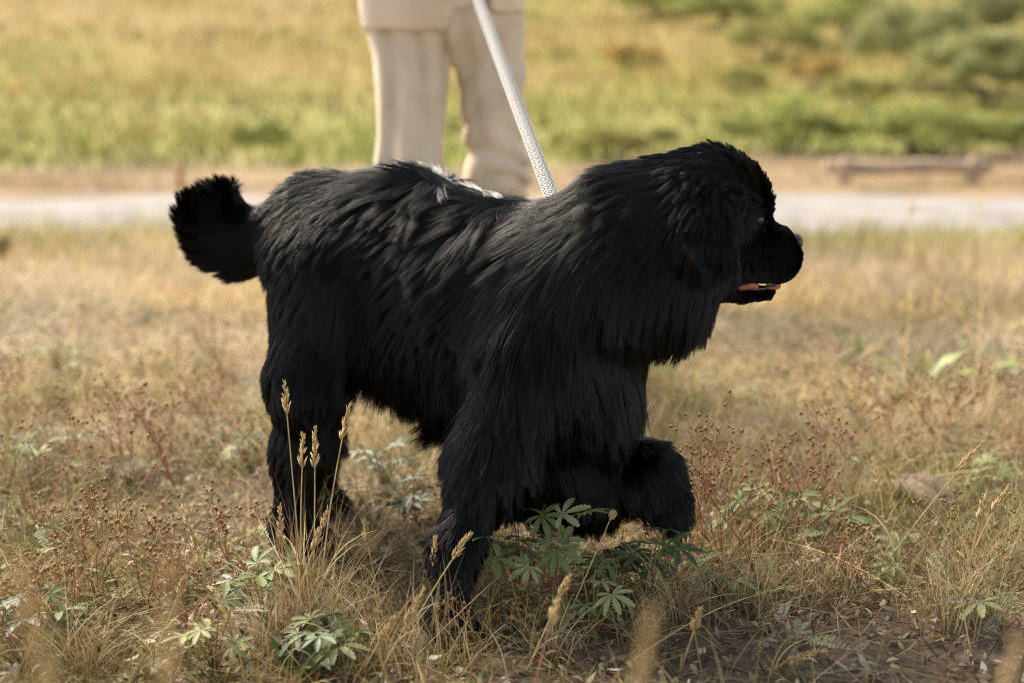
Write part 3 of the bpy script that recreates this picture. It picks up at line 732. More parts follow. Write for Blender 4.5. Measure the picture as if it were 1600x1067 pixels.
ank1, ank2 = np.array([W(636, 545, 3.58)[0], 3.58, mg + .09]), np.array([W(790, 545, 3.74)[0], 3.74, mg + .09])
t = Body(.05)
t.add(W(652, 30, 3.63), W(748, 30, 3.66), .118, .112, k=.05)                      # seat of the trousers
t.add(W(652, 70, 3.62), W(640, 265, 3.56), .101, .068, k=.02); t.add(W(640, 265, 3.56), ank1 + [0, 0, .01], .068, .066, k=.05)
t.add(W(762, 70, 3.67), W(779, 280, 3.63), .088, .064, k=.02); t.add(W(779, 280, 3.63), ank2 + [0, 0, .01], .064, .064, k=.05)
k1, k2 = W(644, 265, 3.56), W(776, 262, 3.63)
def trouser_fn(p):
    d = t.sdf(p)
    # creased cloth: long folds down the near leg, cross folds at the bent knee and ankle
    right = p[:, 0] > W(716, 200, 3.6)[0]
    q = p - k2
    wob = 0.05 * vnoise(p * 7, 3) + 0.02 * vnoise(p * 19, 33)
    cross = 0.011 * (1 - 2 * np.abs(np.sin((q[:, 2] + 0.75 * np.abs(q[:, 0] + .03) + wob) * 38))) * np.exp(-(q[:, 2] / .13) ** 2)
    cross += 0.007 * (1 - 2 * np.abs(np.sin((q[:, 2] - 0.9 * q[:, 0] + wob) * 30))) * np.exp(-((q[:, 2] - .2) / .09) ** 2)
    longf = 0.011 * (1 - 2 * np.abs(np.sin((p[:, 0] + 0.06 * vnoise(p * 4, 8)) * 42 + 3 * (p[:, 2] - 0.5)))) + 0.010 * vnoise(p * np.array([14, 14, 5]), 14)
    low = 0.010 * np.sin(p[:, 2] * 110 + 8 * p[:, 0]) * np.exp(-((p[:, 2] - mg - .15) / .08) ** 2)
    return d + np.where(right, cross + 0.4 * longf, longf) + low
t.fn = trouser_fn
part(t, .0105, 'trousers', M_TROUSER)
# jacket: shell over the hips, open at the front with rounded corners, body and sleeves
sh_z = mg + 1.47
j = Body(.07); cx = W(690, 0, DM)[0]
ch = np.array([cx - .01, DM + .02, mg + 1.25]); 
j.add(W(648, 30, 3.63), W(745, 30, 3.66), .130, .122, k=.05)
j.add(np.array([cx, DM + .01, mg + .98]), ch, .150, .165, k=.10); j.add(np.array([cx - .07, DM + .01, mg + .96]), np.array([cx - .10, DM + .02, mg + 1.3]), .12, .12)
j.add(np.array([cx + .05, DM + .01, mg + .96]), np.array([cx + .10, DM + .02, mg + 1.3]), .11, .12)
j.add(np.array([cx - .13, DM + .02, mg + 1.42]), np.array([cx + .13, DM + .02, mg + 1.42]), .085, .085)
hand = P(722, -72, 3.30); elb = np.array([cx - .26, DM + .02, mg + 1.10]); 
hand2 = np.array([cx + .16, DM - .20, mg + 1.06]); elb2 = np.array([cx + .28, DM + .05, mg + 1.12])
wr = hand + (elb - hand) / np.linalg.norm(elb - hand) * .10; wr2 = hand2 + (elb2 - hand2) / np.linalg.norm(elb2 - hand2) * .10
hemz = W(640, 50, 3.52)[2]; hemr = W(790, 21, 3.55)[2]
def jacket_fn(p):
    d = j.sdf(p)
    hem = np.where(p[:, 0] < cx + .03, hemz, hemr) + 0.004 * vnoise(p * 20, 4)
    d = np.maximum(d, hem - p[:, 2])
    # front opening: a wedge that widens downward
    c0 = W(738, 10, 3.5)[0]; half = 0.035 + np.clip(.10 - (p[:, 2] - hemz), 0, .2) * .25
    up = np.clip((mg + 1.12 - p[:, 2]) / .1, 0, 1)
    open_ = np.where(p[:, 1] < DM - .02, half * up - np.abs(p[:, 0] - c0), -1)
    d = np.maximum(d, np.minimum(open_, 0.05))
    return d + .005 * vnoise(p * np.array([9, 9, 4]), 19)
j.fn = jacket_fn
part(j, .011, 'jacket', M_JACKET)
for sx, e, wq in ((-1, elb, wr), (1, elb2, wr2)):
    sl_ = Body(.03); s0 = np.array([cx + sx * .18, DM + .02, mg + 1.43]); sl_.add(s0, e, .070, .056); sl_.add(e, wq, .056, .044)
    part(sl_, .012, 'sleeve', M_JACKET)
# skin: neck, head with a face, hands (one continuous surface per visible piece)
hd = Body(.02); hc_ = np.array([cx, DM, mg + 1.68])
hd.add(np.array([cx, DM + .03, mg + 1.45]), hc_ + [0, .02, -.04], .056, .058); hd.add(hc_ + [0, .015, .03], hc_ + [0, .0, .0], .088, .080)
hd.add(hc_ + [0, -.03, -.06], hc_ + [0, -.05, -.085], .052, .036); hd.add(hc_ + [0, -.082, .0], hc_ + [0, -.100, -.028], .009, .014, k=.01)
hd.add(hc_ + [-.02, -.088, -.058], hc_ + [.02, -.088, -.058], .008, .008, k=.008); hd.add(hc_ + [-.045, -.066, .022], hc_ + [-.02, -.076, .024], .012, .012, k=.012); hd.add(hc_ + [.045, -.066, .022], hc_ + [.02, -.076, .024], .012, .012, k=.012)
for sx in (-1, 1): hd.add(hc_ + [sx * .085, .015, .015], hc_ + [sx * .082, .012, -.03], .014, .010, k=.008)
part(hd, .006, 'head', M_SKINP)
for sx in (-1, 1):
    V, Fq = ellipsoid(hc_ + [sx * .032, -.073, .004] - MO, np.eye(3), (.013, .011, .010)); obj('eye', mesh_np('eye', V, Fq), M_SHIRT, mroot)
hr = Body(.02); hr.add(hc_ + [0, .03, .045], hc_ + [0, .0, .06], .092, .078); hr.add(hc_ + [0, .06, .0], hc_ + [0, .055, -.05], .06, .045)
part(hr, .008, 'hair', M_HAIRP)
vb = Body(.02); vb.add(np.array([cx + .01, DM - .05, mg + 1.0]), np.array([cx, DM - .06, mg + 1.40]), .12, .10); part(vb, .014, 'shirt', M_SHIRT)
def man_hand(h, wrist, fdir, side, curl, name='hand'):
    """palm plus five fingers curled round a strap"""
    b = Body(.008); ax = h - wrist; ax /= np.linalg.norm(ax); side = np.asarray(side, float); side -= side @ ax * ax; side /= np.linalg.norm(side)
    fd = np.cross(ax, side)
    b.add(wrist - ax * .03, wrist + ax * .02, .027, .027); b.add(wrist + ax * .02 - side * .02, h - side * .027, .02, .016); b.add(wrist + ax * .02 + side * .02, h + side * .027, .02, .016); b.add(wrist + ax * .03, h, .02, .017)
    for k, (o, L) in enumerate(zip((-.030, -.010, .010, .029), (.070, .078, .073, .058))):
        p = h + side * o; a = 0.3 * curl
        for s, f in enumerate((.45, .32, .23)):
            q = p + (ax * math.cos(a) + fd * math.sin(a)) * L * f; b.add(p, q, .0095 - .0008 * s, .009 - .0008 * s, k=.004); p = q; a += 1.1 * curl
    p = wrist + ax * .035 - side * .028; q = p + (ax * .5 - side * .6 + fd * .5) * .045; b.add(p, q, .012, .0105, k=.006); b.add(q, q + (ax * .6 + side * .35 + fd * .5) * .035, .0105, .009, k=.004)
    return part(b, .0042, name, M_SKINP)
man_hand(hand + (wr - hand) * .15, wr, None, (0, .3, 1), 1.15)
man_hand(hand2, wr2, None, (0, 1, 0), .45)
for ak, dx in ((ank1, -.02), (ank2, .03)):
    s = Body(.02); f = np.array([dx, -1, 0]); f /= np.linalg.norm(f); g0 = np.array([ak[0], ak[1], mg])
    s.add(g0 - f * .05 + [0, 0, .045], g0 + f * .06 + [0, 0, .045], .042, .046); s.add(g0 + f * .06 + [0, 0, .040], g0 + f * .17 + [0, 0, .028], .046, .030); s.add(g0 + [0, 0, .05], g0 + [0, 0, .12], .045, .042)
    part(s, .008, 'shoe', M_SHOE)
# ------------------------------------------------------------------ leash
def leash():
    a, b = P(868, 322, 2.085), hand.copy()
    m = bpy.data.materials.new('woven_leash'); m.use_nodes = True; n, L = m.node_tree.nodes, m.node_tree.links; bs = n['Principled BSDF']
    bs.inputs['Roughness'].default_value = 0.85
    uv = n.new('ShaderNodeUVMap'); uv.uv_map = 'uv'; sp = n.new('ShaderNodeSeparateXYZ'); L.new(uv.outputs[0], sp.inputs[0])
    def mth(op, a, b=None):
        q = n.new('ShaderNodeMath'); q.operation = op
        for i, v in enumerate((a, b)):
            if v is None: continue
            if isinstance(v, (int, float)): q.inputs[i].default_value = v
            else: L.new(v, q.inputs[i])
        return q.outputs[0]
    u = mth('ABSOLUTE', sp.outputs[0])                       # 0 centre .. 1 edge
    v = mth('ABSOLUTE', mth('SUBTRACT', mth('MULTIPLY', mth('FRACT', sp.outputs[1]), 2.0), 1.0))
    d = mth('ADD', u, v)                                     # 0 diamond centre .. 2 corners
    wv = mth('FRACT', mth('MULTIPLY', d, 1.75))
    band = mth('MULTIPLY', mth('GREATER_THAN', wv, 0.28), mth('LESS_THAN', wv, 0.80))
    edge = mth('GREATER_THAN', u, 0.90)
    dark = mth('MULTIPLY', band, mth('SUBTRACT', 1.0, edge))
    mx = n.new('ShaderNodeMix'); mx.data_type = 'RGBA'; L.new(dark, mx.inputs[0])
    mx.inputs[6].default_value = (0.31, 0.305, 0.29, 1); mx.inputs[7].default_value = (0.012, 0.013, 0.015, 1); L.new(mx.outputs[2], bs.inputs['Base Color'])
    root = thing('leash', tuple(a), 'white webbing leash with black diamond pattern running up from the dog neck', 'leash')
    N = 60; t = np.linspace(0, 1, N)[:, None]; c = a + (b - a) * t; c[:, 2] -= 0.02 * (4 * t * (1 - t))[:, 0] * 0.3
    ax = (b - a) / np.linalg.norm(b - a); view = (a + b) / 2 - np.array([0, 0, CAMH]); sd = np.cross(ax, view); sd /= np.linalg.norm(sd); nr = np.cross(sd, ax)
    if nr[1] > 0: nr = -nr
    tw = 0.18 * np.sin(t * 5); sdd = sd * np.cos(tw) + nr * np.sin(tw); nrr = nr * np.cos(tw) - sd * np.sin(tw)
    hw, th = .0112, .0011
    V = np.stack([c - sdd * hw + nrr * th, c + sdd * hw + nrr * th, c + sdd * hw - nrr * th, c - sdd * hw - nrr * th], 1).reshape(-1, 3)
    Ln = np.linalg.norm(b - a); vv = (t[:, 0] * Ln / .032)
    UV = np.stack([np.c_[-np.ones(N), vv], np.c_[np.ones(N), vv], np.c_[np.ones(N), vv], np.c_[-np.ones(N), vv]], 1).reshape(-1, 2)
    i = np.arange(N * 4).reshape(N, 4); jn = np.roll(i, -1, 1)
    Fq = np.stack([i[:-1], jn[:-1], jn[1:], i[1:]], -1).reshape(-1, 4)
    obj('strap', mesh_np('strap', V - a, Fq, smooth=False, uv=UV), m, root)
    # hand loop and snap hook
    ang = np.linspace(0, 2 * math.pi, 24); lp = b - a + np.c_[.035 * np.sin(ang), -.01 * np.sin(ang), .05 - .05 * np.cos(ang)]
    V, Fs = tubes([lp], [np.full(24, .004)], 6); obj('hand_loop', mesh_np('hand_loop', V, Fs), m, root)
    s = np.linspace(0, 1, 6)[:, None]; V, Fs = tubes([-ax * .035 * s + ax * .002], [np.array([.006, .007, .005, .005, .006, .004])], 8)
    obj('snap_hook', mesh_np('snap_hook', V, Fs), mat('hook_metal', (0.35, 0.34, 0.33), 0.3, 0.5), root)
leash()
# ------------------------------------------------------------------ near plants, one by one
def leaf_mesh(name, material, nl=6, teeth=7, spread=2.0, wid=0.17, seed=0, droop=0.5):
    """palmate leaf of toothed leaflets, unit leaflet length, stalk at the origin, opening along +X, face up"""
    r = np.random.default_rng(seed); Vs, Fs, off = [], [], 0
    for q in range(nl):
        u = q / (nl - 1) * 2 - 1; a = u * spread * 0.5 * math.pi / 1.6; Ln = (1 - 0.38 * u * u) * r.uniform(0.9, 1.08)
        S = teeth * 2 + 1; ts = np.linspace(0.03, 1, S)
        hw = wid * Ln * (np.sin(np.clip(ts, 0, 1) ** 1.25 * math.pi * 0.94) ** 0.8 + 0.05)
        hw = hw * np.where(np.arange(S) % 2 == 1, 1.0, 0.70); hw[-1] = 0.004
        x = ts * Ln; xo = x + np.where(np.arange(S) % 2 == 1, .05 * Ln, 0)
        dz = -droop * r.uniform(0.5, 1.2) * ts ** 2 * Ln * 0.5 + 0.10 * ts
        curl = r.uniform(0.25, 0.55)
        mid = np.c_[x, 0 * x, dz]; l = np.c_[xo, hw, dz + hw * curl]; rr = np.c_[xo, -hw, dz + hw * curl]
        M = np.array([[math.cos(a), -math.sin(a), 0], [math.sin(a), math.cos(a), 0], [0, 0, 1]])
        V = np.concatenate([mid, l, rr]) @ M.T; V[:, 2] += r.uniform(-.04, .04) * np.tile(ts, 3); Vs.append(V)
        i = np.arange(S - 1) + off
        Fs.append(np.stack([i, i + 1, i + 1 + S, i + S], -1)); Fs.append(np.stack([i + 2 * S, i + 1 + 2 * S, i + 1, i], -1)); off += 3 * S
    me = mesh_np(name, np.concatenate(Vs), np.concatenate(Fs)); me.materials.append(material); return me
def pinnate_mesh(name, material, seed=0, pairs=8):
    """feathery leaf: small toothless leaflets in pairs along a rib, unit length along +X"""
    r = np.random.default_rng(seed); V, Fq = [], []
    bend = r.uniform(.2, .7)
    def pos(t): return np.array([t * 1.35, .08 * math.sin(t * 3 + seed), .25 * t - bend * t * t])
    for q in range(pairs * 2 + 1):
        k = q // 2; t = (k + .7) / (pairs + .4); c = pos(min(t, 1)); sd = 1 if q % 2 else -1; ln = .32 * (math.sin(min(1, t) * 2.7) * .8 + .25) * r.uniform(.85, 1.15)
        dr = np.array([.5, sd * .85, r.uniform(.0, .35)]) if q < pairs * 2 else np.array([1, 0, -.3]); dr /= np.linalg.norm(dr); wd = np.cross([0, 0, 1.0], dr) * ln * .2; o = len(V)
        V += [c, c + dr * ln * .5 + wd, c + dr * ln, c + dr * ln * .5 - wd]; Fq.append([o, o + 1, o + 2, o + 3])
    for k in range(pairs):
        a, b = pos(k / pairs), pos((k + 1) / pairs); w_ = np.array([0, .014, 0]); o = len(V); V += [a - w_, a + w_, b + w_, b - w_]; Fq.append([o, o + 1, o + 2, o + 3])
    me = mesh_np(name, np.array(V), np.array(Fq), smooth=False); me.materials.append(material); return me
LEAFM = {k: [leaf_mesh('leaf', m, nl=n_, seed=s_, wid=w_) for s_, (n_, w_) in enumerate(((6, .15), (5, .17), (7, .14)))]
         for k, m in (('green', M_LEAF), ('pale', M_LEAF_PALE), ('dark', M_LEAF_DARK), ('silver', M_LEAF_SILVER), ('red', M_LEAF_RED))}
LEAFM['silver'] = [pinnate_mesh('leaf', M_LEAF_SILVER, q, 7 + q) for q in range(3)]
LEAFM['feather'] = [pinnate_mesh('leaf', M_LEAF_PALE, q + 5, 8 + q) for q in range(3)]
def cinquefoil(x, y, n, size, mix, label, group='cinquefoil plants in the dry grass', tall=0.05, seed=0, spread=1.0):
    r = random.Random(seed); t = thing('cinquefoil_plant', (x, y, hz(x, y) - .002), label, 'plant', group)
    ps, rs = [], []
    for k in range(n):
        a = 2 * math.pi * (k / n) + r.uniform(-.4, .4); rad = size * r.uniform(.25, 1.0) * spread; h = tall * r.uniform(.45, 1.25) + .012
        e = np.array([math.cos(a) * rad, math.sin(a) * rad, h]); s = np.linspace(0, 1, 5)[:, None]
        ps.append(np.c_[s * e[0], s * e[1], h * np.sin(s * math.pi / 2)]); rs.append(np.linspace(.0013, .0008, 5))
        kind = r.choices(list(mix), [mix[q] for q in mix])[0]
        me = LEAFM[kind][r.randrange(3)]
        o = obj('leaf', me, None, t); sc = size * r.uniform(.55, .95); o.scale = (sc, sc, sc * r.uniform(.8, 1.2)); o.location = e
        o.rotation_euler = (r.uniform(-.5, .5), r.uniform(-.35, .55), a + r.uniform(-.5, .5))
    V, Fs = tubes(ps, rs, 4); obj('stem', mesh_np('stem', V, Fs), M_STEM_GREEN if r.random() < .6 else M_STEM_RED, t)
    return t
# the plants one can point at
def at(px, py): q = G(px, py); return q[0], q[1]
CQ = [  # pale leaf colour under the dog chest stands in for sunlit leaves
 ((815, 962), 9, .062, {'green': 5, 'pale': 4}, 'big green cinquefoil with toothed leaves directly under the dog chest', .125),
 ((772, 975), 8, .055, {'green': 6, 'pale': 2}, 'green cinquefoil touching the planted front leg of the dog', .125),
 ((862, 975), 8, .055, {'pale': 6, 'green': 2}, 'pale green cinquefoil with upright sunlit leaves beneath the dog', .13),
 ((925, 1000), 7, .055, {'green': 4, 'pale': 1}, 'drooping cinquefoil below the dog chest, lowest of that patch', .075),
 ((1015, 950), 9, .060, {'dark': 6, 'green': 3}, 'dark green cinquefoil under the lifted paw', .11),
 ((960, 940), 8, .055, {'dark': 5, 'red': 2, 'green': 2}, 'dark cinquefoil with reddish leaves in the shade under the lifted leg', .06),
 ((1180, 860), 8, .060, {'green': 4, 'pale': 2, 'red': 1}, 'green cinquefoil among red stems right of the lifted paw', .08),
 ((1215, 835), 6, .055, {'green': 5, 'pale': 1}, 'bright green cinquefoil behind the red seed stems at right', .06),
 ((415, 985), 8, .065, {'green': 5, 'dark': 3}, 'green cinquefoil beside the tuft of tall straw stalks, lower left', .07),
 ((335, 1050), 7, .052, {'pale': 4, 'silver': 3}, 'large grey green cinquefoil at the bottom edge, left', .06),
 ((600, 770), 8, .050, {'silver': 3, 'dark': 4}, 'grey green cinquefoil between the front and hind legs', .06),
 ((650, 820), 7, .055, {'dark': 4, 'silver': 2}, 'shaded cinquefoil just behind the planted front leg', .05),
 ((100, 720), 7, .065, {'silver': 5, 'green': 2}, 'silvery rosette at the left, behind the soil hollow', .05),
 ((60, 745), 6, .06, {'silver': 3, 'green': 2}, 'silvery rosette at the left edge, beside another silvery one', .05),
 ((385, 735), 9, .06, {'silver': 5, 'pale': 3}, 'grey cinquefoil mat left of the hind leg', .05),
 ((1555, 985), 6, .06, {'pale': 3, 'silver': 2}, 'pale green rosette at the right edge near the bottom', .04),
 ((1235, 1030), 6, .05, {'feather': 4, 'silver': 2}, 'flat feathery green rosette on bare soil, bottom right of centre', .02),
 ((1300, 880), 6, .05, {'feather': 4, 'pale': 1}, 'feathery green rosette right of the red seed stems', .03),
 ((1120, 940), 6, .05, {'green': 3, 'dark': 3}, 'green rosette under the red stemmed plant', .04),
 ((60, 1010), 7, .06, {'dark': 4, 'green': 3}, 'dark green rosette in the bottom left corner', .05),
 ((500, 1040), 8, .06, {'green': 4, 'dark': 4}, 'green leafy clump at the foot of the straw tuft, bottom edge', .06),
]
for k, (pp, n_, sz, mx_, lab, tall) in enumerate(CQ):
    x, y = at(*pp); cinquefoil(x, y, n_ + 2, sz * .9, mx_, lab, seed=k * 7 + 3, tall=tall)
rr = random.Random(5)
def where(x, y):
    u = x / y
    side = 'left of the dog' if u < -.17 else ('right of the lifted paw' if u > .12 else 'under the dog')
    if y < 1.95: return ('near the bottom edge, left half', 'near the bottom edge, right half')[u > 0]
    if y > 2.75: return ('in the blurred field behind the tail', 'in the blurred field behind the head')[u > 0]
    return 'level with the dog, ' + side
for k in range(34):
    y = rr.uniform(1.75, 3.6); x = rr.uniform(-1, 1) * y * 0.40
    if bare(np.array([x]), np.array([y]))[0] > .7: continue
    if -.35 < x < .25 and 1.85 < y < 2.2: continue
    mx_ = rr.choice([{'silver': 4, 'feather': 2}, {'green': 2, 'silver': 3}, {'pale': 3, 'green': 1}, {'silver': 2, 'feather': 2}])
    cinquefoil(x, y, rr.randint(5, 8), rr.uniform(.035, .055), mx_, 'small leafy rosette ' + where(x, y), 'small rosettes in the dry grass', .03, seed=900 + k)
# grass stalks with seed heads
def spikelets(pth, n, ln, wd, spread, r):
    """elongated eight-sided grains along the end of a stem path"""
    Vs, Fs = [], []; base = np.array([[1, 0, 0], [0, 1, 0], [-1, 0, 0], [0, -1, 0], [0, 0, 1.3], [0, 0, -1]], float)
    fc = np.array([[0, 1, 4], [1, 2, 4], [2, 3, 4], [3, 0, 4], [1, 0, 5], [2, 1, 5], [3, 2, 5], [0, 3, 5]])
    K = len(pth)
    for q in range(n):
        u = q / max(1, n - 1); f = u * (K - 1); i = min(int(f), K - 2); c = pth[i] + (pth[i + 1] - pth[i]) * (f - i)
        tn = pth[i + 1] - pth[i]; tn /= np.linalg.norm(tn) + 1e-9
        o = np.array([r.gauss(0, 1), r.gauss(0, 1), r.gauss(0, 1)]); o -= o @ tn * tn; o /= np.linalg.norm(o) + 1e-9
        dr = tn + o * spread; dr /= np.linalg.norm(dr); s = np.cross(dr, o + .01); s /= np.linalg.norm(s) + 1e-9; e = np.cross(dr, s)
        tape = 1 - 0.55 * u; V = base * np.array([wd, wd, ln * r.uniform(.7, 1.2)]) * tape
        Vs.append(c + dr * ln * .6 * tape + o * spread * .004 * tape + V[:, :1] * s + V[:, 1:2] * e + V[:, 2:3] * dr); Fs.append(fc + 6 * q)
    return np.concatenate(Vs), np.concatenate(Fs)
def stalk(base, tip, label, group='grass stalks with seed heads', head=.22, bow=.03, fat=1.0, n=34, seed=0, red=False, nod=0.0):
    r = random.Random(seed); base = np.array(base, float); tip = np.array(tip, float); root = thing('grass_stalk', tuple(base), label, 'grass stalk', group)
    v = tip - base; L = np.linalg.norm(v); s = np.linspace(0, 1, 12)[:, None]
    sidev = np.array([r.uniform(-1, 1), r.uniform(-1, 1), 0]); pth = s * v + sidev * bow * L * np.sin(s * math.pi) * r.uniform(.4, 1.6)
    pth[:, 2] -= nod * np.clip(s[:, 0] - .8, 0, 1) ** 2 * L * 4
    V, Fs = tubes([pth], [np.linspace(.0011, .0006, 12) * fat], 5); obj('stem', mesh_np('stem', V, Fs), M_STRAW if not red else M_STEM_RED, root)
    k0 = 1 - head; hp = np.stack([np.interp(np.linspace(k0, 1, 14), s[:, 0], pth[:, q]) for q in range(3)], 1)
    V, Fs = spikelets(hp, n, .0062 * fat, .0013 * fat, .45, r); o = obj('seed_head', mesh_np('seed_head', V, Fs, smooth=False), M_SEED, root); tag(o, kind='stuff')
    bl = r.randint(1, 2)
    for q in range(bl):
        a = r.uniform(0, 6.28); V, Fq, C = ribbons(np.array([pth[1 + q]]), np.array([a]), np.array([.3]), np.array([1.1]), np.array([L * .45]), np.array([.0024 * fat]), np.array([[.5, .38, .18]]), 5)
        obj('leaf_blade', mesh_np('leaf_blade', V, Fq, C), M_GRASS, root)
    return root
def gb(px, py): q = G(px, py); return np.array([q[0], q[1], hz(q[0], q[1]) - .004])
ST = [  # base pixel, tip pixel, depth offset of the tip, words
 ((478, 985), (444, 597), 0.03, 'tallest straw stalk, its seed head reaching up against the hind leg', .13),
 ((470, 990), (474, 678), 0.02, 'straw stalk with seed head left of the pair in front of the hind leg', .16),
 ((488, 975), (492, 668), 0.03, 'straw stalk with thick seed head in the middle of the hind leg tuft', .2),
 ((496, 990), (546, 630), 0.08, 'straw stalk leaning right past the front edge of the hind leg', .16),
 ((455, 1000), (437, 790), 0.0, 'short straw stalk with loose head low beside the hind paw', .3),
 ((440, 1010), (512, 795), 0.02, 'curved straw stalk with pale head crossing in front of the hind paw', .3),
 ((430, 990), (360, 852), 0.0, 'straw stalk bending left with pale arched head', .4),
 ((600, 960), (568, 812), 0.05, 'thin straw stalk with pale head between hind paw and front leg', .25),
 ((672, 985), (680, 840), -0.02, 'thin straw stalk standing before the planted front leg', .3),
 ((625, 1010), (735, 832), -0.04, 'straw stalk leaning right across the planted front leg', .22),
 ((590, 1060), (663, 918), -0.06, 'bleached feathery stalk left of the front paw', .42),
 ((560, 1060), (615, 965), -0.05, 'bleached stalk low at the bottom edge left of the front paw', .4),
 ((640, 985), (748, 955), -0.03, 'arching stalk whose head lies over the front paw', .4),
 ((870, 1000), (958, 800), 0.0, 'brown flower stalk with a small round head in front of the lifted leg', .06),
 ((1090, 720), (1136, 598), 0.1, 'pale stalk with arched seed head in front of the chest, behind the lifted paw', .45),
 ((1250, 640), (1398, 520), 0.3, 'long dry stalk leaning right behind the red seed stems', .35),
 ((1290, 800), (1455, 700), 0.05, 'dry stalk lying toward the right beside the old root', .45),
 ((1370, 900), (1535, 690), 0.0, 'upright pale stalk with narrow seed head right of the old root', .2),
 ((1480, 985), (1540, 770), 0.0, 'thin pale stalk at the right edge tuft', .2),
 ((1490, 980), (1575, 760), 0.05, 'thin pale stalk leaning right out of the right edge tuft', .2),
 ((235, 1040), (300, 880), 0.0, 'straw stalk with pale head rising from the rusty growth at lower left', .3),
 ((130, 1060), (60, 930), -0.03, 'straw stalk leaning left in the lower left corner', .3),
 ((330, 1000), (285, 790), 0.02, 'feathery pale stalk above the bare soil hollow', .35),
 ((1060, 1060), (1095, 950), -0.05, 'short straw stalk at the bottom edge below the lifted paw', .3),
 ((820, 1060), (890, 900), 0.0, 'pale crooked stalk right of the green cinquefoil', .2),
 ((1480, 960), (1350, 838), -0.05, 'arched bleached stalk bending left out of the right edge tuft', .35),
 ((30, 925), (75, 862), -0.05, 'arched bleached stalk at the left edge', .5),
 ((1200, 1060), (1290, 1015), -0.1, 'bleached stalk lying on the soil at the bottom right', .6),
 ((1410, 620), (1425, 300), 0.5, 'single blurred stalk standing tall before the road at right', .12),
 ((1525, 600), (1530, 305), 0.6, 'second blurred stalk before the road, nearer the right edge', .12),
]
for k, (b, tpx, dd, lab, hd_) in enumerate(ST):
    bb = gb(*b); stalk(bb, P(tpx[0], tpx[1], bb[1] + dd), lab, head=hd_, seed=k + 40, fat=1.25, bow=.04, n=26 + int(60 * hd_))
# stalks close to the lens, out of focus
for k, (bx_, by_, tp, lab) in enumerate([
  (-.20, .66, (262, 880), 'straw stalk close to the lens, a soft blur at lower left'), (-.01, .66, (1020, 950), 'pale seed head close to the lens, a soft blur below the dog'),
  (-.23, .70, (22, 850), 'orange straw blade close to the lens at the left edge'), (.01, 1.5, (872, 935), 'brown stalk close to the lens below the cinquefoil patch'),
  (.24, .75, (1590, 1000), 'soft blurred stalk close to the lens at the right edge')]):
    stalk((bx_, by_, hz(bx_, by_)), P(tp[0], tp[1], by_ + .04), lab, group='blurred stalks near the lens', head=.16, seed=300 + k, fat=(1.15 if by_ < 1.2 else 1.2), n=(44 if by_ < 1.2 else 34), red=(k in (3,)))
rr = random.Random(77)
for k in range(70):
    y = rr.uniform(1.7, 4.4); x = rr.uniform(-1, 1) * y * 0.42
    if -.33 < x < .33 and 1.75 < y < 2.6: continue
    if bare(np.array([x]), np.array([y]))[0] > .75: continue
    h = rr.uniform(.08, .2); b = np.array([x, y, hz(x, y) - .003])
    stalk(b, b + [rr.gauss(0, .06), rr.gauss(0, .05), h], 'thin dry grass stalk ' + where(x, y), group='ordinary grass stalks in the field', seed=500 + k, fat=1.0, n=22, head=.3)
# straw tufts: fine blades rising from one crown
def tuft(base, n, L, label, seed=0, spread=.5, cols=((.46, .36, .19), (.36, .265, .13), (.54, .45, .28), (.24, .20, .08), (.25, .13, .07)), w=.0013, sig=.02):
    root = thing('grass_tuft', tuple(base), label, 'grass tuft', 'tufts of fine straw'); g = np.random.default_rng(seed)
    V, Fq, C = ribbons(np.c_[g.normal(0, sig, (n, 2)), np.zeros(n)], g.uniform(0, 6.28, n), np.abs(g.normal(0, spread * .6, n)), g.uniform(.1, 1.3, n) * spread * 1.6, g.uniform(.35, 1.1, n) * L, g.uniform(.6, 1.2, n) * w, np.array(cols)[g.integers(0, len(cols), n)] * g.uniform(.75, 1.15, (n, 1)), 6)
    V[:, 2] = np.maximum(V[:, 2], .002)
    o = obj('blades', mesh_np('blades', V, Fq, C), M_GRASS, root); tag(o, kind='stuff')
for k, (pp, n_, L_, lab) in enumerate([
  ((478, 1000), 150, .24, 'large tuft of fine straw in front of the hind leg'), ((430, 1030), 90, .18, 'straw tuft at lower left touching the large one'), ((560, 985), 70, .15, 'straw tuft between the large one and the front paw'),
  ((640, 1045), 90, .16, 'straw tuft at the bottom edge left of the front paw'), ((1060, 975), 110, .15, 'matted straw tuft below the lifted paw'), ((1000, 1010), 80, .13, 'straw tuft on the soil edge below the dog'),
  ((1490, 975), 130, .19, 'wiry straw tuft at the right edge'), ((1560, 900), 90, .17, 'wiry straw tuft at the right edge, farther back'), ((1330, 800), 80, .13, 'straw tuft left of the old root'),
  ((1160, 960), 90, .14, 'straw tuft under the red stemmed plant'), ((250, 720), 90, .15, 'straw tuft in the left field'), ((300, 640), 90, .16, 'straw tuft left of the hind leg, farther back'),
  ((350, 600), 90, .16, 'pale straw tuft right behind the hind leg'), ((110, 1050), 110, .17, 'brown straw tuft in the lower left corner'), ((20, 960), 90, .17, 'brown straw tuft at the left edge'),
  ((720, 1040), 80, .11, 'short straw tuft in front of the planted paw'), ((860, 1030), 80, .12, 'straw tuft in front of the cinquefoil patch'), ((1250, 690), 80, .12, 'straw tuft behind the red stemmed thicket'),
  ((1100, 700), 80, .14, 'straw tuft behind the lifted paw'), ((1440, 900), 70, .12, 'sparse straw tuft below the old root'), ((220, 840), 70, .10, 'sparse straw tuft on the soil hollow'), ((600, 720), 90, .10, 'straw tuft seen between front and hind legs')]):
    tuft(gb(*pp), int(n_ * 1.3), L_, lab, seed=k + 70, spread=.55 + .3 * (k % 3), sig=.018 + .01 * (k % 4))
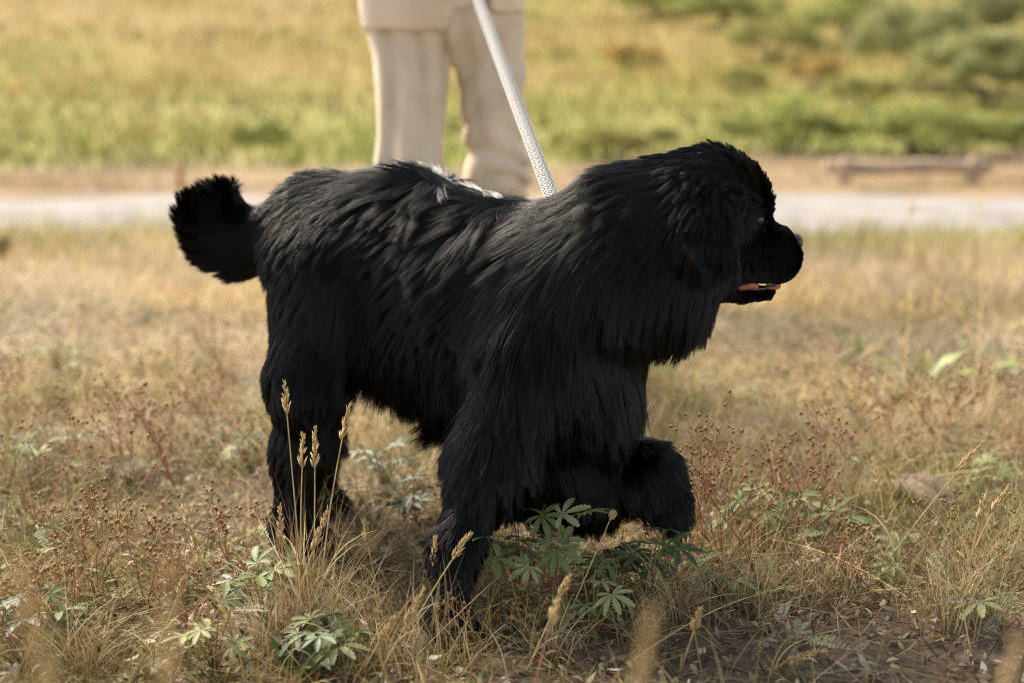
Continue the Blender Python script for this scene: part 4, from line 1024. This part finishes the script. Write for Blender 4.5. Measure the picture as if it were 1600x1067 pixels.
# branching red stems with brown capsules
def capsule_plant(base, h, wdt, n, label, group='red stemmed plants with seed capsules', seed=0, caps=3, red=True, leafy=True, az=None):
    r = random.Random(seed); root = thing('seed_capsule_plant', tuple(base), label, 'plant', group); ps, rs, tips = [], [], []
    def grow(p, d, L, lev):
        k = 5; pts = [p]; 
        for q in range(k):
            d = d + np.array([r.gauss(0, .10), r.gauss(0, .10), r.gauss(.03, .06)]); d /= np.linalg.norm(d); p = p + d * L / k; pts.append(p)
        ps.append(np.array(pts)); rs.append(np.linspace(1, .75, k + 1) * (.00125, .0009, .0007, .00055)[lev])
        if lev >= caps: tips.append((p, d)); return
        for q in range(r.choice((2, 2, 3)) + (1 if lev == 0 else 0)):
            a = r.uniform(0, 6.28); e = d + np.array([math.cos(a), math.sin(a), 0]) * r.uniform(.4, .85); e /= np.linalg.norm(e)
            grow(pts[-1] if q < 2 else pts[-3], e, L * r.uniform(.45, .75), lev + 1)
    for q in range(n):
        a = r.uniform(0, 6.28); d = np.array([math.cos(a) * wdt, math.sin(a) * wdt, 1.0]); d /= np.linalg.norm(d)
        grow(np.array([0, 0, 0.0]), d, h * .48 * r.uniform(.75, 1.15), 0)
    V, Fs = tubes(ps, rs, 3); obj('stem', mesh_np('stem', V, Fs), M_STEM_RED if red else M_STEM_GREEN, root)
    Vs, Fq, off = [], [], 0
    for p, d in tips:
        s = r.uniform(.0016, .0033); v, f = ellipsoid(p, np.eye(3), (s, s, s * 1.0), 6, 5); v = p + (v - p) * np.array([1, 1, 1.15]); Vs.append(v); Fq.append(f + off); off += len(v)
    o = obj('seed_capsules', mesh_np('seed_capsules', np.concatenate(Vs), np.concatenate(Fq)), M_CAPS, root); tag(o, kind='stuff')
    return root
CP = [((1130, 900), .26, .35, 5, 'large bushy red stemmed plant with many capsules right of the lifted paw'), ((1185, 915), .25, .4, 4, 'red stemmed plant leaning over the green leaves right of the lifted paw'),
      ((1260, 850), .22, .4, 4, 'red stemmed capsule plant at the right end of that thicket'), ((1090, 870), .22, .25, 3, 'thin red stems with capsules touching the lifted paw'),
      ((60, 830), .22, .4, 4, 'brown capsule plant rising at the left edge'), ((200, 760), .20, .4, 4, 'brown capsule plant left of centre in the left field'), ((275, 770), .21, .3, 4, 'tall capsule plant with dark heads in the left field'),
      ((330, 700), .16, .4, 3, 'capsule plant left of the hind leg'), ((25, 690), .18, .35, 3, 'capsule plant at the left edge, farther back'), ((1500, 960), .18, .4, 4, 'branching pale brown capsule plant at the right edge'),
      ((1470, 700), .15, .5, 4, 'fine brown bushy plant behind the old root'), ((1540, 660), .15, .5, 4, 'fine brown bushy plant at the right edge behind the root'), ((1390, 665), .14, .5, 3, 'fine brown bushy plant left of those behind the root'),
      ((110, 990), .16, .5, 4, 'rusty brown plant in the lower left corner'), ((230, 960), .16, .5, 4, 'rusty brown plant left of the bare soil hollow'), ((40, 1045), .20, .5, 4, 'rusty plant at the bottom left edge'),
      ((150, 930), .2, .4, 4, 'tall rusty capsule plant in the lower left, behind the corner thicket'), ((300, 1010), .17, .4, 4, 'rusty capsule plant left of the green leafy clump at the bottom'), ((370, 900), .14, .4, 3, 'thin rusty stems left of the large straw tuft'),
      ((1040, 900), .12, .4, 3, 'thin red stems in the shade under the lifted paw'), ((1330, 930), .13, .5, 3, 'low brown capsule plant on the edge of the bare soil at right'), ((690, 1010), .08, .5, 3, 'low brown stems in front of the planted paw'), ((830, 1000), .09, .6, 4, 'low tangled stems in front of the cinquefoil patch')]
for k, (b, h, wd, n_, lab) in enumerate(CP): capsule_plant(gb(*b), h, wd, n_, lab, seed=k + 11, red=(k not in (9, 22)))
for k in range(34):
    y = rr.uniform(1.75, 3.5); x = rr.uniform(-1, 1) * y * 0.42
    if -.40 < x < .33 and 1.7 < y < 2.7: continue
    if bare(np.array([x]), np.array([y]))[0] > .6: continue
    capsule_plant(np.array([x, y, hz(x, y)]), rr.uniform(.09, .17), .5, rr.randint(2, 3), 'small brown capsule plant ' + where(x, y), 'small capsule plants in the dry grass', seed=700 + k, caps=2, red=rr.random() < .7)
# broad leaves (dock) at right and left
def dock(base, leaves, label, seed=0):
    r = random.Random(seed); root = thing('broadleaf_plant', tuple(base), label, 'plant', 'broad leaved plants')
    for (a, L, wd, tl, m_) in leaves:
        S = 9; ts = np.linspace(0, 1, S); hw = wd * np.sin(ts ** .8 * math.pi) ** .9 * .5 + .0006; an = tl + .7 * ts; x = np.cumsum(np.sin(an)) * L / S; z = np.cumsum(np.cos(an)) * L / S
        wv = .004 * np.sin(ts * 14 + a); Vm = np.c_[x, 0 * x, z]; l = np.c_[x, hw, z + hw * .35 + wv]; rr_ = np.c_[x, -hw, z + hw * .35 - wv]
        i = np.arange(S - 1); Fq = np.concatenate([np.stack([i, i + 1, i + 1 + S, i + S], -1), np.stack([i + 2 * S, i + 1 + 2 * S, i + 1, i], -1)])
        o = obj('leaf', mesh_np('leaf', np.concatenate([Vm, l, rr_]), Fq), m_, root); o.rotation_euler = (0, 0, a)
M_DOCK = mat('dock_green', (0.19, 0.24, 0.05), 0.5, 0.4, trans=0.3, noise=(40, 0.2)); M_DOCK2 = mat('dock_yellow', (0.30, 0.27, 0.09), 0.55, 0.35, trans=0.3, noise=(40, 0.2))
dock(gb(1440, 605), [(.2, .16, .04, .6, M_DOCK), (2.9, .14, .035, .7, M_DOCK), (1.2, .12, .03, .3, M_DOCK2), (-.5, .17, .04, .9, M_DOCK), (3.8, .12, .03, 1.0, M_LEAF_SILVER)], 'broad leaved green plant at right, the left of two', 1)
dock(gb(1525, 600), [(.1, .15, .04, .9, M_DOCK), (.8, .11, .03, .9, M_LEAF_RED), (-.4, .14, .035, 1.0, M_LEAF_SILVER), (2.6, .13, .03, .8, M_DOCK2)], 'broad leaved plant with a red leaf at the right edge', 2)
dock(gb(1345, 560), [(2.8, .10, .03, .6, M_DOCK), (.3, .09, .025, .9, M_DOCK2), (1.6, .07, .02, .4, M_DOCK)], 'small bright green leaves in the field right of the dog throat', 3)
dock(gb(1300, 400), [(0, .16, .04, .5, M_DOCK), (2, .15, .04, .6, M_DOCK), (4, .14, .035, .8, M_DOCK2)], 'green leaves beside the road in front of the dog nose', 4)
dock(gb(470, 1062), [(.5, .09, .04, .5, M_LEAF), (2.4, .08, .035, .6, M_LEAF_DARK), (-.9, .09, .035, .7, M_LEAF_DARK)], 'broad green leaves at the bottom edge under the straw tuft', 5)
dock(gb(8, 420), [(.3, .22, .03, .3, M_STEM_RED), (1.4, .2, .03, .2, M_STEM_GREEN), (2.9, .2, .03, .4, M_DOCK2), (4.2, .22, .03, .2, M_STEM_RED), (5, .2, .03, .3, M_STEM_GREEN)], 'dark reddish plant at the left edge beside the road', 6)
# old root
def old_root():
    b = gb(1455, 830); t = thing('old_root', tuple(b), 'weathered forked root lying on the soil at right', 'root')
    pts = np.array([P(1395, 775, b[1] + .16), P(1425, 778, b[1] + .10), P(1450, 792, b[1] + .05), P(1466, 815, b[1] + .02), P(1474, 838, b[1] - .01)]) - b + np.array([0, 0, .018])
    V, Fs = tubes([pts], [np.array([.013, .019, .018, .014, .008])], 9); obj('limb', mesh_np('limb', V, Fs), M_ROOT, t)
    pts = np.array([P(1410, 765, b[1] + .2), P(1440, 768, b[1] + .15), P(1475, 785, b[1] + .1), P(1490, 800, b[1] + .06)]) - b + np.array([0, 0, .02])
    V, Fs = tubes([pts], [np.array([.010, .018, .015, .009])], 9); obj('limb', mesh_np('limb', V, Fs), M_ROOT, t)
old_root()
# long fallen straws, each a stem of its own
rr = random.Random(9)
FS = [((1060, 920), (1330, 905)), ((1180, 850), (1420, 985)), ((640, 1010), (1000, 940)), ((560, 880), (660, 835)), ((1400, 600), (1470, 690)), ((1490, 1000), (1560, 880)), ((20, 800), (110, 760)), ((1260, 940), (1400, 850)), ((300, 900), (480, 850)), ((980, 1050), (1240, 960))]
FL_ = ['under the red stemmed thicket', 'running toward the lower right bare soil', 'in front of the planted paw, pointing right', 'between hind paw and front leg', 'in the right field, steeply tilted, blurred', 'in the wiry tuft at the right edge', 'at the left edge by the soil hollow', 'just above the bare soil at right', 'left of the large straw tuft', 'along the bottom edge right of centre']
for k, (a, b) in enumerate(FS):
    A, B = gb(*a), gb(*b); B = B + [0, 0, .03]; s = np.linspace(0, 1, 9)[:, None]; p = s * (B - A) + np.array([0, 0, .012]) + np.c_[0 * s, 0 * s, .02 * np.sin(s * 3.1)]
    t = tag(obj('fallen_straw', None, None, loc=tuple(A)), 'long bleached fallen straw ' + FL_[k], 'straw', 'fallen straws')
    V, Fs = tubes([p], [np.linspace(.0013, .0007, 9)], 5); obj('stem', mesh_np('stem', V, Fs), M_STRAW, t)
    V, Fs = spikelets(p[-3:], 12, .006, .0012, .3, rr); obj('husk', mesh_np('husk', V, Fs, smooth=False), M_SEED, t)
# dead leaf litter and pebbles
def litter(n):
    p = scatter(n, 1.5, 4.5); keep = RNG.random(n) > .35 * bare(p[:, 0], p[:, 1]); p = p[keep]; m = len(p)
    q = np.c_[p, height(p[:, 0], p[:, 1]) + RNG.uniform(.002, .022, m)]
    a = RNG.normal(0, 1, (m, 3)); a[:, 2] *= .5; a /= np.linalg.norm(a, axis=1)[:, None]; u = RNG.normal(0, .5, (m, 3)) + [0, 0, 1.0]; b = np.cross(a, u); b /= np.linalg.norm(b, axis=1)[:, None]; nrm = np.cross(a, b)
    s = RNG.uniform(.004, .014, (m, 1)); wd = s * RNG.uniform(.18, .4, (m, 1)); cu = RNG.uniform(-.3, .5, (m, 1)) * s
    V = np.stack([q - a * s + nrm * cu, q - a * s * .2 + b * wd, q + a * s + nrm * cu, q - a * s * .2 - b * wd, q + a * s * .35 + b * wd * .9, q + a * s * .35 - b * wd * .9], 1).reshape(-1, 3)
    o = np.arange(m)[:, None] * 6; Fq = np.concatenate([o + np.array([[0, 1, 4, 5]]), o + np.array([[0, 5, 3, 0]])[:, :4]], 0)
    Fq = o + np.array([[1, 4, 5, 3]]); T = np.concatenate([o + np.array([[0, 1, 3]]), o + np.array([[4, 2, 5]])])
    C = np.repeat(palette(m, [(.40, .33, .25), (.30, .22, .14), (.17, .10, .065), (.25, .24, .14), (.14, .15, .055), (.22, .085, .055), (.52, .46, .38)], (2.5, 4, 4, 3, 3, 1, .7)), 6, axis=0)
    tag(obj('leaf_litter', mesh_np('leaf_litter', V, [Fq, T], C, smooth=False), M_GRASS), 'small dead grey and brown leaves littering the ground', 'leaf litter', kind='stuff')
litter(38000)
def pebbles(n):
    Vs, Fs, Cs, off = [], [], [], 0
    p = scatter(n, 1.6, 3.6)
    for k in range(n):
        x, y = p[k]; s = random.uniform(.002, .007); v, f = ellipsoid((x, y, hz(x, y) + s * .2), np.eye(3), (s * .7, s, s * random.uniform(.7, 1.2)), 6, 5); v += RNG.normal(0, s * .12, v.shape)
        Vs.append(v); Fs.append(f + off); off += len(v); Cs.append(np.repeat(np.array([[.22, .17, .13]]) * random.uniform(.6, 1.7), len(v), 0))
    tag(obj('pebbles', mesh_np('pebbles', np.concatenate(Vs), np.concatenate(Fs), np.concatenate(Cs)), M_PEBBLE), 'scattered pebbles and soil crumbs on the bare patches', 'pebbles', kind='stuff')
pebbles(900)
